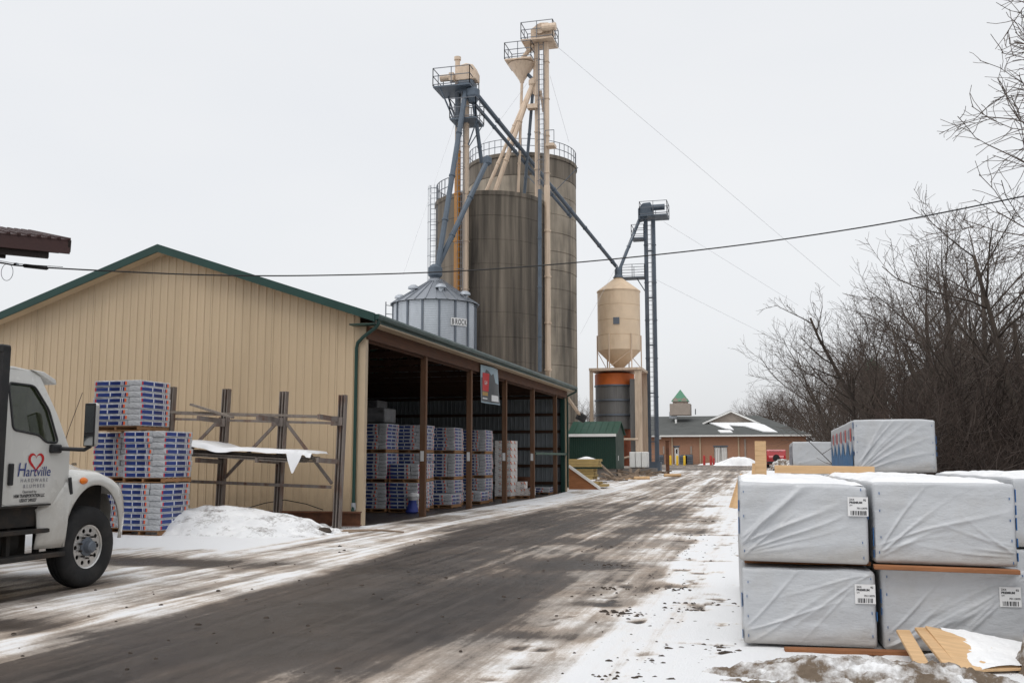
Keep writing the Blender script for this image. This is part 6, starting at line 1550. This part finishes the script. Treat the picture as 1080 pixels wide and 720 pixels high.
# cupola
cq = at(718, 436, YK + 9); S_ = mpp(cq)
cu = obj('cupola', MB().box(cq.x, cq.y, at(718, 432, YK + 9).z, 21 * S_, 21 * S_, 12 * S_).box(cq.x, cq.y, at(718, 425.5, YK + 9).z, 15 * S_, 15 * S_, 10 * S_), M['stone'], bk)
zc0 = at(718, 420, YK + 9).z; zc1 = at(718, 410.5, YK + 9).z; h_ = 9.0 * S_
obj('cupola_roof', MB().add([(cq.x - h_, cq.y - h_, zc0 - .4), (cq.x + h_, cq.y - h_, zc0 - .4), (cq.x + h_, cq.y + h_, zc0 - .4), (cq.x - h_, cq.y + h_, zc0 - .4), (cq.x, cq.y, zc1)], [(0, 1, 4), (1, 2, 4), (2, 3, 4), (3, 0, 4), (3, 2, 1, 0)]), M['greencop'], cu)
for sx_ in (-1, 1):
    xg = cq.x + sx_ * h_ * .5; obj('gablet', MB().prism([(xg - .42, cq.y - h_ + .02, zc0 - .45), (xg + .42, cq.y - h_ + .02, zc0 - .45), (xg, cq.y - h_ + .02, zc0 + .12)], (0, .4, 0)), M['stone'], cu)
obj('louvre', MB().box(cq.x, cq.y - 7.6 * S_, at(718, 425, YK + 9).z, 7 * S_, .06, 7 * S_), M['stone'], cu)
sq = at(734, 432, YK + 9); dsh = obj('dish', MB().lathe([(.1, 0), (.45, .12), (.62, .3)], 14, 0, 0, 0), M['white'], bk); dsh.location = sq + Vector((0, 0, .25)) - wloc(bk); dsh.rotation_euler = (1.0, .5, 0); dsh.modifiers.new('t', 'SOLIDIFY').thickness = .03
obj('dish_mast', MB().cyl(at(733.5, 437, YK + 9), at(733.5, 431, YK + 9), .06), M['rail'], bk)
q = onroof(710, 440, .3); obj('roof_vent', MB().box(q.x, q.y, q.z, .9, .9, .8), M['galv'], bk); q = onroof(713, 448, .2); obj('roof_pipe', MB().cyl(q, q + Vector((0, 0, .5)), .12), M['white'], bk)
obj('wall_lamp', MB().box(*at(695, 461.5, YK - .3), .5, .4, .3), M['white'], bk)
for k, px in enumerate((685.5, 707, 714.3, 721.8)):
    y_ = YK - 5 - .4 * k; q = at(px, 480, y_); g_ = gz(y_)
    o = obj('bollard', MB().lathe([(.13, 0), (.13, .95), (.10, 1.03), (.04, 1.07)], 12, q.x, y_, g_), M['yellow'], smooth=True, ang=40); o.location = o.location
    tag(o, ('yellow bollard seen through the foot of the slate tower', 'leftmost yellow bollard before the brick wall', 'middle yellow bollard before the narrow white door', 'rightmost yellow bollard beside the dark cabinets')[k], 'bollard', 'yellow bollards before the brick building')
for k, px in enumerate((742.6, 749.6, 752.6)):
    y_ = YK - 5; q = at(px, 480, y_); g_ = gz(y_); hh = .95 if k < 2 else .7
    tag(obj('bollard', MB().lathe([(.13, 0), (.13, hh), (.1, hh + .08), (.04, hh + .11)], 12, q.x, y_, g_), M['red'], smooth=True, ang=40), ('left red bollard before the brick wall', 'middle red bollard by the double door', 'short red bollard nearest the double door')[k], 'bollard', 'red bollards before the brick building')
for k, (px, w_, h_) in enumerate(((697, .7, 1.0), (721, .9, 1.0), (726.5, .9, 1.05))):
    y_ = YK - 1.2; q = at(px, 485, y_); t = thing('cooling_unit', ('dark cooling unit left of the narrow white door', 'dark cooling unit behind the yellow bollards', 'dark cooling unit right of the yellow bollards')[k], 'cooling unit', (q.x, y_, GK), 'cooling units at the brick wall')
    obj('case', MB().box(q.x, y_, GK + h_ / 2, w_, .8, h_), M['stiff'], t, bevel=.03); obj('fan_grille', MB().cyl((q.x, y_, GK + h_), (q.x, y_, GK + h_ + .05), .3), M['black'], t)
    for r_ in range(4): obj('slat', MB().box(q.x, y_ - .41, GK + .2 + r_ * .18, w_ * .85, .03, .05), M['black'], t)
q = at(779, 490, 108); mound('snow_pile', q.x, 108, 2.6, 1.2, .95, M['snow'], 'heap of ploughed snow by the brick wall', 'snow pile', 21.0, z0=gz(108), n=40)
q = at(758, 490, 111); mound('snow_bank', q.x, 111, 2.6, .6, .25, M['snow'], 'low strip of snow before the double white door', 'snow bank', 23.0, z0=gz(111), n=40)
q = at(825, 490, 90); mound('brush_pile', q.x, 90, 1.5, 1.2, 1.0, M['snowmud'], 'dark snowy heap beside the red car', 'heap', 25.0, z0=gz(90), n=40, rough=.7)
# red car
YV = 99.0; GV = gz(YV); q = at(819, 490, YV)
car = thing('parked_car', 'red sport utility car parked before the brick building', 'car', (q.x, YV, GV))
mb = MB(); prof = [(0, .35), (0, 1.0), (.1, 1.15), (.25, 1.68), (.6, 1.74), (2.4, 1.74), (3.0, 1.15), (4.3, 1.0), (4.45, .75), (4.45, .35)]
mb.prism([(q.x - .9, YV + a, GV + b) for a, b in prof], (1.8, 0, 0)); obj('body', mb, M['suv'], car, bevel=.07, segs=2)
obj('rear_window', MB().add([(q.x - .68, YV + .13, GV + 1.2), (q.x + .68, YV + .13, GV + 1.2), (q.x + .6, YV + .225, GV + 1.6), (q.x - .6, YV + .225, GV + 1.6)], [(0, 1, 2, 3)]), M['darkglass'], car)
bpy.context.view_layer.objects.active = None
for sx_ in (-1, 1):
    obj('side_window', MB().prism([(q.x + sx_ * .903, YV + .5, GV + 1.2), (q.x + sx_ * .903, YV + 2.5, GV + 1.2), (q.x + sx_ * .903, YV + 2.2, GV + 1.6), (q.x + sx_ * .903, YV + .6, GV + 1.6)], (sx_ * .01, 0, 0)), M['darkglass'], car)
    obj('tail_lamp', MB().box(q.x + sx_ * .78, YV - .01, GV + 1.0, .16, .05, .35), M['redink'], car)
    for y_ in (.85, 3.55):
        wv = obj('wheel', MB().cyl((q.x + sx_ * .92, YV + y_, GV + .34), (q.x + sx_ * .68, YV + y_, GV + .34), .34, n=20), M['rubber'], car, smooth=True); obj('rim', MB().cyl((q.x + sx_ * .93, YV + y_, GV + .34), (q.x + sx_ * .9, YV + y_, GV + .34), .2, n=14), M['alu'], wv)
obj('spare_wheel', MB().cyl((q.x, YV - .16, GV + .95), (q.x, YV - .005, GV + .95), .33, n=20), M['black'], car, smooth=True)
obj('rear_bumper', MB().box(q.x, YV - .06, GV + .5, 1.75, .16, .22), M['plastic'], car, bevel=.03)

# ------------------------------------------------------------------ winter trees
class Tree:
    def __init__(s, seed): s.r = random.Random(seed); s.tr = MB(); s.cr = MB()
    def br(s, p, d, L, r, lev, maxlev, p_):
        n = max(3, min(9, int(L / p_['seg']))); pts = [p.copy()]; rr = [r]; R = s.r
        dirs = []
        for i in range(n):
            j = p_['jit'][lev]
            d = (d + Vector((R.gauss(0, j), R.gauss(0, j), R.gauss(0, j) + p_['trop'][lev]))).normalized()
            p = p + d * (L / n); pts.append(p.copy()); dirs.append(d.copy())
            rr.append(max(p_['rmin'], r * (1 - (1 - p_['taper']) * (i + 1) / n)) if lev < maxlev else max(p_['rmin'] * .7, r * (1 - .6 * (i + 1) / n)))
        (s.tr if lev <= p_['trunklev'] else s.cr).tube(pts, rr, 8 if lev == 0 else (5 if lev == 1 else 3), lev <= 1)
        if lev >= maxlev: return
        k = p_['n'][lev]; k = max(1, int(k + R.uniform(-.25, .25) * k)); t0 = p_['start'][lev]
        for c in range(k):
            t = t0 + (1 - t0) * (c + R.random()) / k; i = min(n - 1, int(t * n)); f = t * n - i
            q = pts[i].lerp(pts[i + 1], max(0, min(1, f))); dd = dirs[i]
            ax = dd.cross(Vector((R.gauss(0, 1), R.gauss(0, 1), R.gauss(0, 1)))).normalized()
            ang = math.radians(R.uniform(*p_['ang'][lev]))
            nd = (dd * math.cos(ang) + ax * math.sin(ang)).normalized()
            s.br(q, nd, L * R.uniform(*p_['len'][lev]) * (1.15 - .5 * t), max(p_['rmin'], rr[i] * R.uniform(*p_['rad'])), lev + 1, maxlev, p_)
def treeparams(kind):
    if kind == 'spread':
        return dict(seg=.55, jit=[.05, .10, .13, .16, .18], trop=[.02, .05, .05, .05, .04], taper=.45, rmin=.009, trunklev=1, n=[9, 8, 8, 6], start=[.12, .2, .2, .15], ang=[(25, 55), (22, 50), (25, 55), (25, 60)], len=[(.60, .85), (.45, .70), (.40, .62), (.4, .65)], rad=(.42, .62))
    if kind == 'slim': return dict(seg=.7, jit=[.12, .10, .13, .17], trop=[.02, .06, .05, .05], taper=.3, rmin=.010, trunklev=1, n=[9, 6, 6], start=[.35, .2, .2], ang=[(28, 60), (25, 55), (25, 60)], len=[(.18, .32), (.42, .65), (.40, .62)], rad=(.38, .55))
    return dict(seg=.7, jit=[.04, .09, .13, .17, .18], trop=[.02, .05, .05, .05, .02], taper=.35, rmin=.010, trunklev=1, n=[11, 8, 8, 6], start=[.22, .2, .2, .15], ang=[(28, 60), (25, 55), (25, 60), (25, 60)], len=[(.38, .58), (.42, .65), (.40, .62), (.4, .65)], rad=(.38, .58))
_tm = {}
def tree_meshes(kind, seed, H):
    key = (kind, seed)
    if key in _tm: return _tm[key]
    T = Tree(seed); p_ = treeparams(kind)
    if kind == 'spread':
        for k in range(4):
            a = k * 1.57 + T.r.random(); T.br(Vector((.12 * math.cos(a), .12 * math.sin(a), -.1)), Vector((.42 * math.cos(a), .42 * math.sin(a), 1)).normalized(), H * T.r.uniform(.62, .85), .13 * H / 10, 0, 3 if k else 3, p_)
    else: T.br(Vector((0, 0, -.1)), Vector((T.r.uniform(-.08, .08), T.r.uniform(-.08, .08), 1)).normalized(), H * .92, .20 * H / 12, 0, 4 if kind == 'tall4' else 3, p_)
    a, b = T.tr.mesh('trunk'), T.cr.mesh('crown'); a.materials.append(M['bark']); b.materials.append(M['twig'])
    for p in a.polygons: p.use_smooth = True
    _tm[key] = (a, b); return a, b
def plant(px, Y, kind, seed, H, Hs, rz, label, group='bare winter trees on the right'):
    q = at(px, 484, Y); a, b = tree_meshes(kind, seed, H); s_ = Hs / H
    t = thing('bare_tree', label, 'tree', (q.x, Y, gz(Y) if q.x < 20 else 0), group, rz); t.scale = (s_, s_, s_)
    share('trunk', a, t); share('crown', b, t)
plant(912, 46, 'spread', 1, 10, 7.6, 0.4, 'wide spreading bare tree left of the thicket')
plant(945, 52, 'spread', 2, 10, 7.8, 2.4, 'second spreading bare tree behind the printed lumber pack')
plant(905, 62, 'spread', 2, 10, 6.4, 4.0, 'leftmost low bare tree beside the brick building')
plant(950, 43, 'slim', 3, 12, 9.2, 1.0, 'crooked bare tree rising above the printed lumber pack')
plant(985, 44, 'tall', 4, 12, 8.9, 2.0, 'tall bare tree at the left end of the dark thicket')
plant(1012, 38, 'tall', 5, 12, 8.9, 3.6, 'tall bare tree in the middle of the thicket')
plant(1048, 36, 'tall', 4, 12, 9.0, 5.2, 'tall bare tree behind the right edge pack')
plant(1090, 33, 'tall', 3, 12, 9.0, .3, 'tall bare tree cut by the right edge')
plant(985, 60, 'spread', 1, 10, 9.5, 5.0, 'bare tree far back behind the thicket')
plant(1040, 55, 'spread', 2, 10, 9.6, 1.2, 'broad bare tree far back at right')
plant(1090, 48, 'spread', 1, 10, 10.0, 3.0, 'broad bare tree far back beyond the right edge')
plant(1325, 24, 'tall4', 6, 16, 15.5, 1.9, 'nearest big bare tree whose branches reach in at the upper right')
for k, (px, Y, h_) in enumerate(((608, 175, 9), (620, 180, 10), (795, 185, 8.5), (806, 180, 9.5), (818, 175, 10), (832, 170, 11), (852, 150, 7), (868, 140, 9), (880, 130, 11), (900, 110, 11))):
    plant(px, Y, 'spread', 1 + k % 2, 10, h_, k * 1.3, 'small distant bare tree on the skyline', 'distant trees on the skyline')
# thicket
rT = random.Random(99); mb = MB()
for k in range(3600):
    Y = rT.uniform(25, 62); px = rT.uniform(925, 1180) if rT.random() < .85 else rT.uniform(860, 940); q = at(px, 484, Y)
    if q.x < 3.2: continue
    h_ = rT.uniform(1.2, 5.2) * (1 if px > 960 else .6); p_ = Vector((q.x, Y, 0)); d = Vector((rT.gauss(0, .35), rT.gauss(0, .35), 1)).normalized(); pts = [p_]
    for i in range(4):
        d = (d + Vector((rT.gauss(0, .22), rT.gauss(0, .22), rT.gauss(-.02, .1)))).normalized(); pts.append(pts[-1] + d * h_ / 4)
    r0 = rT.uniform(.010, .03); mb.tube(pts, [r0, r0 * .85, r0 * .7, r0 * .5, r0 * .3], 3, False)
    for j in range(7):
        i = rT.randint(1, 3); e = (Vector((rT.gauss(0, 1), rT.gauss(0, 1), rT.uniform(.0, 1.2)))).normalized(); L = h_ * rT.uniform(.12, .35)
        a_ = pts[i].lerp(pts[i + 1], rT.random()); m_ = a_ + e * L * .5; e2 = (e + Vector((rT.gauss(0, .3), rT.gauss(0, .3), .25))).normalized(); mb.tube([a_, m_, m_ + e2 * L * .5], [r0 * .5, r0 * .4, r0 * .25], 3, False)
for k in range(2300):  # woodland carried on out of view, added to cut skylight on the open shed
    X = rT.uniform(8.5, 24); Y = rT.uniform(-8, 30)
    if X / max(Y, .1) < .42: continue
    h_ = rT.uniform(2.5, 8.5); p_ = Vector((X, Y, 0)); d = Vector((rT.gauss(0, .2), rT.gauss(0, .2), 1)).normalized(); pts = [p_]
    for i in range(4):
        d = (d + Vector((rT.gauss(0, .18), rT.gauss(0, .18), 0))).normalized(); pts.append(pts[-1] + d * h_ / 4)
    r0 = rT.uniform(.02, .06); mb.tube(pts, [r0, r0 * .85, r0 * .7, r0 * .5, r0 * .3], 3, False)
    for j in range(6):
        i = rT.randint(1, 3); e = (Vector((rT.gauss(0, 1), rT.gauss(0, 1), rT.uniform(.0, 1.2)))).normalized(); L = h_ * rT.uniform(.12, .35)
        a_ = pts[i].lerp(pts[i + 1], rT.random()); mb.tube([a_, a_ + e * L], [r0 * .5, r0 * .2], 3, False)
o = obj('thicket', mb, M['twigdark'], recalc=False); o['kind'] = 'stuff'; tag(o, 'dense brown winter thicket of thin stems on the right', 'thicket')
# a few leaning trunks inside it
for k, (px, Y, px1, z1) in enumerate(((1012, 36, 968, 4.6), (985, 34, 958, 5.2), (1040, 33, 1000, 5.0), (1065, 34, 1078, 6.0), (1000, 40, 960, 3.0))):
    a_ = at(px, 484, Y); a_.z = -.1; b_ = at(px1, 484, Y); b_.z = z1; m_ = a_.lerp(b_, .5) + Vector((.3, 0, .5))
    tag(obj('slanting_tree', MB().tube([a_, a_.lerp(m_, .5), m_, m_.lerp(b_, .5) + Vector((0, 0, .15)), b_], [.16, .14, .12, .09, .05], 8), M['bark'], smooth=True, loc=a_), 'bare trunk leaning left in the brown thicket', 'tree', 'leaning trunks in the thicket')
# brown barn behind the thicket, green capped tower beyond
YN = 78.0; xb0, xb1 = at(983, 484, YN).x, 75.0; zn = at(1030, 384, YN).z
bn_ = thing('barn', 'long dark brown building half hidden behind the thicket', 'building', (xb0, YN, 0))
k = 0; x = xb0
while x < xb1: obj('wall_panel', MB().box2(x, YN - (.03 if k % 2 else 0), -.2, min(x + 1.98, xb1), YN + .2, zn), M['barn'], bn_); x += 2.0; k += 1
obj('roof_edge', MB().box2(xb0 - .3, YN - .3, zn, xb1, YN + .4, zn + .18), M['stiff'], bn_); obj('side_wall', MB().box2(xb0, YN + .21, -.2, xb0 + .2, YN + 16, zn), M['barn'], bn_); obj('flat_roof', MB().box2(xb0, YN + .41, zn - .1, xb1, YN + 16, zn + .05), M['stiff'], bn_)
YO = 128.0; q = at(921, 420, YO); S_ = mpp(q); w_ = 22 * S_
tw = thing('clock_tower', 'square taupe tower with green roof glimpsed through the bare trees', 'tower', (q.x, YO, gz(YO)))
ztp = at(921, 392, YO).z
obj('shaft', MB().box(q.x, YO, (gz(YO) + ztp) / 2, w_, w_, ztp - gz(YO)), M['debris'], tw); obj('cornice', MB().box(q.x, YO, ztp, w_ * 1.12, w_ * 1.12, .3), M['stone'], tw)
obj('tower_roof', MB().add([(q.x - w_ * .56, YO - w_ * .56, ztp + .15), (q.x + w_ * .56, YO - w_ * .56, ztp + .15), (q.x + w_ * .56, YO + w_ * .56, ztp + .15), (q.x - w_ * .56, YO + w_ * .56, ztp + .15), (q.x, YO, ztp + 15 * S_)], [(0, 1, 4), (1, 2, 4), (2, 3, 4), (3, 0, 4), (3, 2, 1, 0)]), M['greencop'], tw)
# mud clods scattered over the snow and lane
rC = random.Random(4); mb = MB()
CL = [(-.93, 11.8, .5), (-.85, 11.3, .35), (-.75, 9.05, .35), (-1.12, 7.75, .3), (-.95, 8.4, .25), (-1.7, 11.0, .25), (-2.05, 12.9, .3), (-2.6, 15.7, .4), (-1.45, 10.8, .25), (-.6, 9.2, .3), (-1.75, 22.3, .6), (-1.6, 27.4, .6), (-.4, 9.0, .2), (-1.25, 13.0, .2)]
for k in range(560):
    if k < 230: c_ = CL[k % len(CL)]; X, Y = c_[0] + rC.gauss(0, c_[2] * .5), c_[1] + rC.gauss(0, .06 + .04 * rC.random())
    elif k < 420: X, Y = rC.uniform(-1.8, .0), rC.uniform(7.6, 22)
    else: X, Y = rC.uniform(-8.5, -1.5), rC.uniform(7.0, 20)
    s_ = abs(rC.gauss(0, .010)) + .004 + (.006 * rC.random() if k < 230 else 0)
    n0 = len(mb.v); a0 = rC.random() * 6
    ring = [(X + 1.4 * s_ * (1 + rC.uniform(-.4, .4)) * math.cos(a0 + a), Y + s_ * (1 + rC.uniform(-.4, .4)) * math.sin(a0 + a), .02) for a in (0, 1.26, 2.5, 3.8, 5.0)]
    r2 = [(X + .72 * (q_[0] - X) + rC.uniform(-.2, .2) * s_, Y + .72 * (q_[1] - Y), .024 + s_ * rC.uniform(.25, .6)) for q_ in ring]
    mb.v += ring + r2 + [(X + rC.uniform(-.3, .3) * s_, Y, .026 + s_ * rC.uniform(.5, .75))]
    for i in range(5):
        i2 = (i + 1) % 5; mb.f += [(n0 + i, n0 + i2, n0 + 5 + i2, n0 + 5 + i), (n0 + 5 + i, n0 + 5 + i2, n0 + 10)]
o = obj('mud_clods', mb, M['clod'], recalc=False); o['kind'] = 'stuff'; tag(o, 'small dark clods of mud scattered over snow and lane', 'mud')
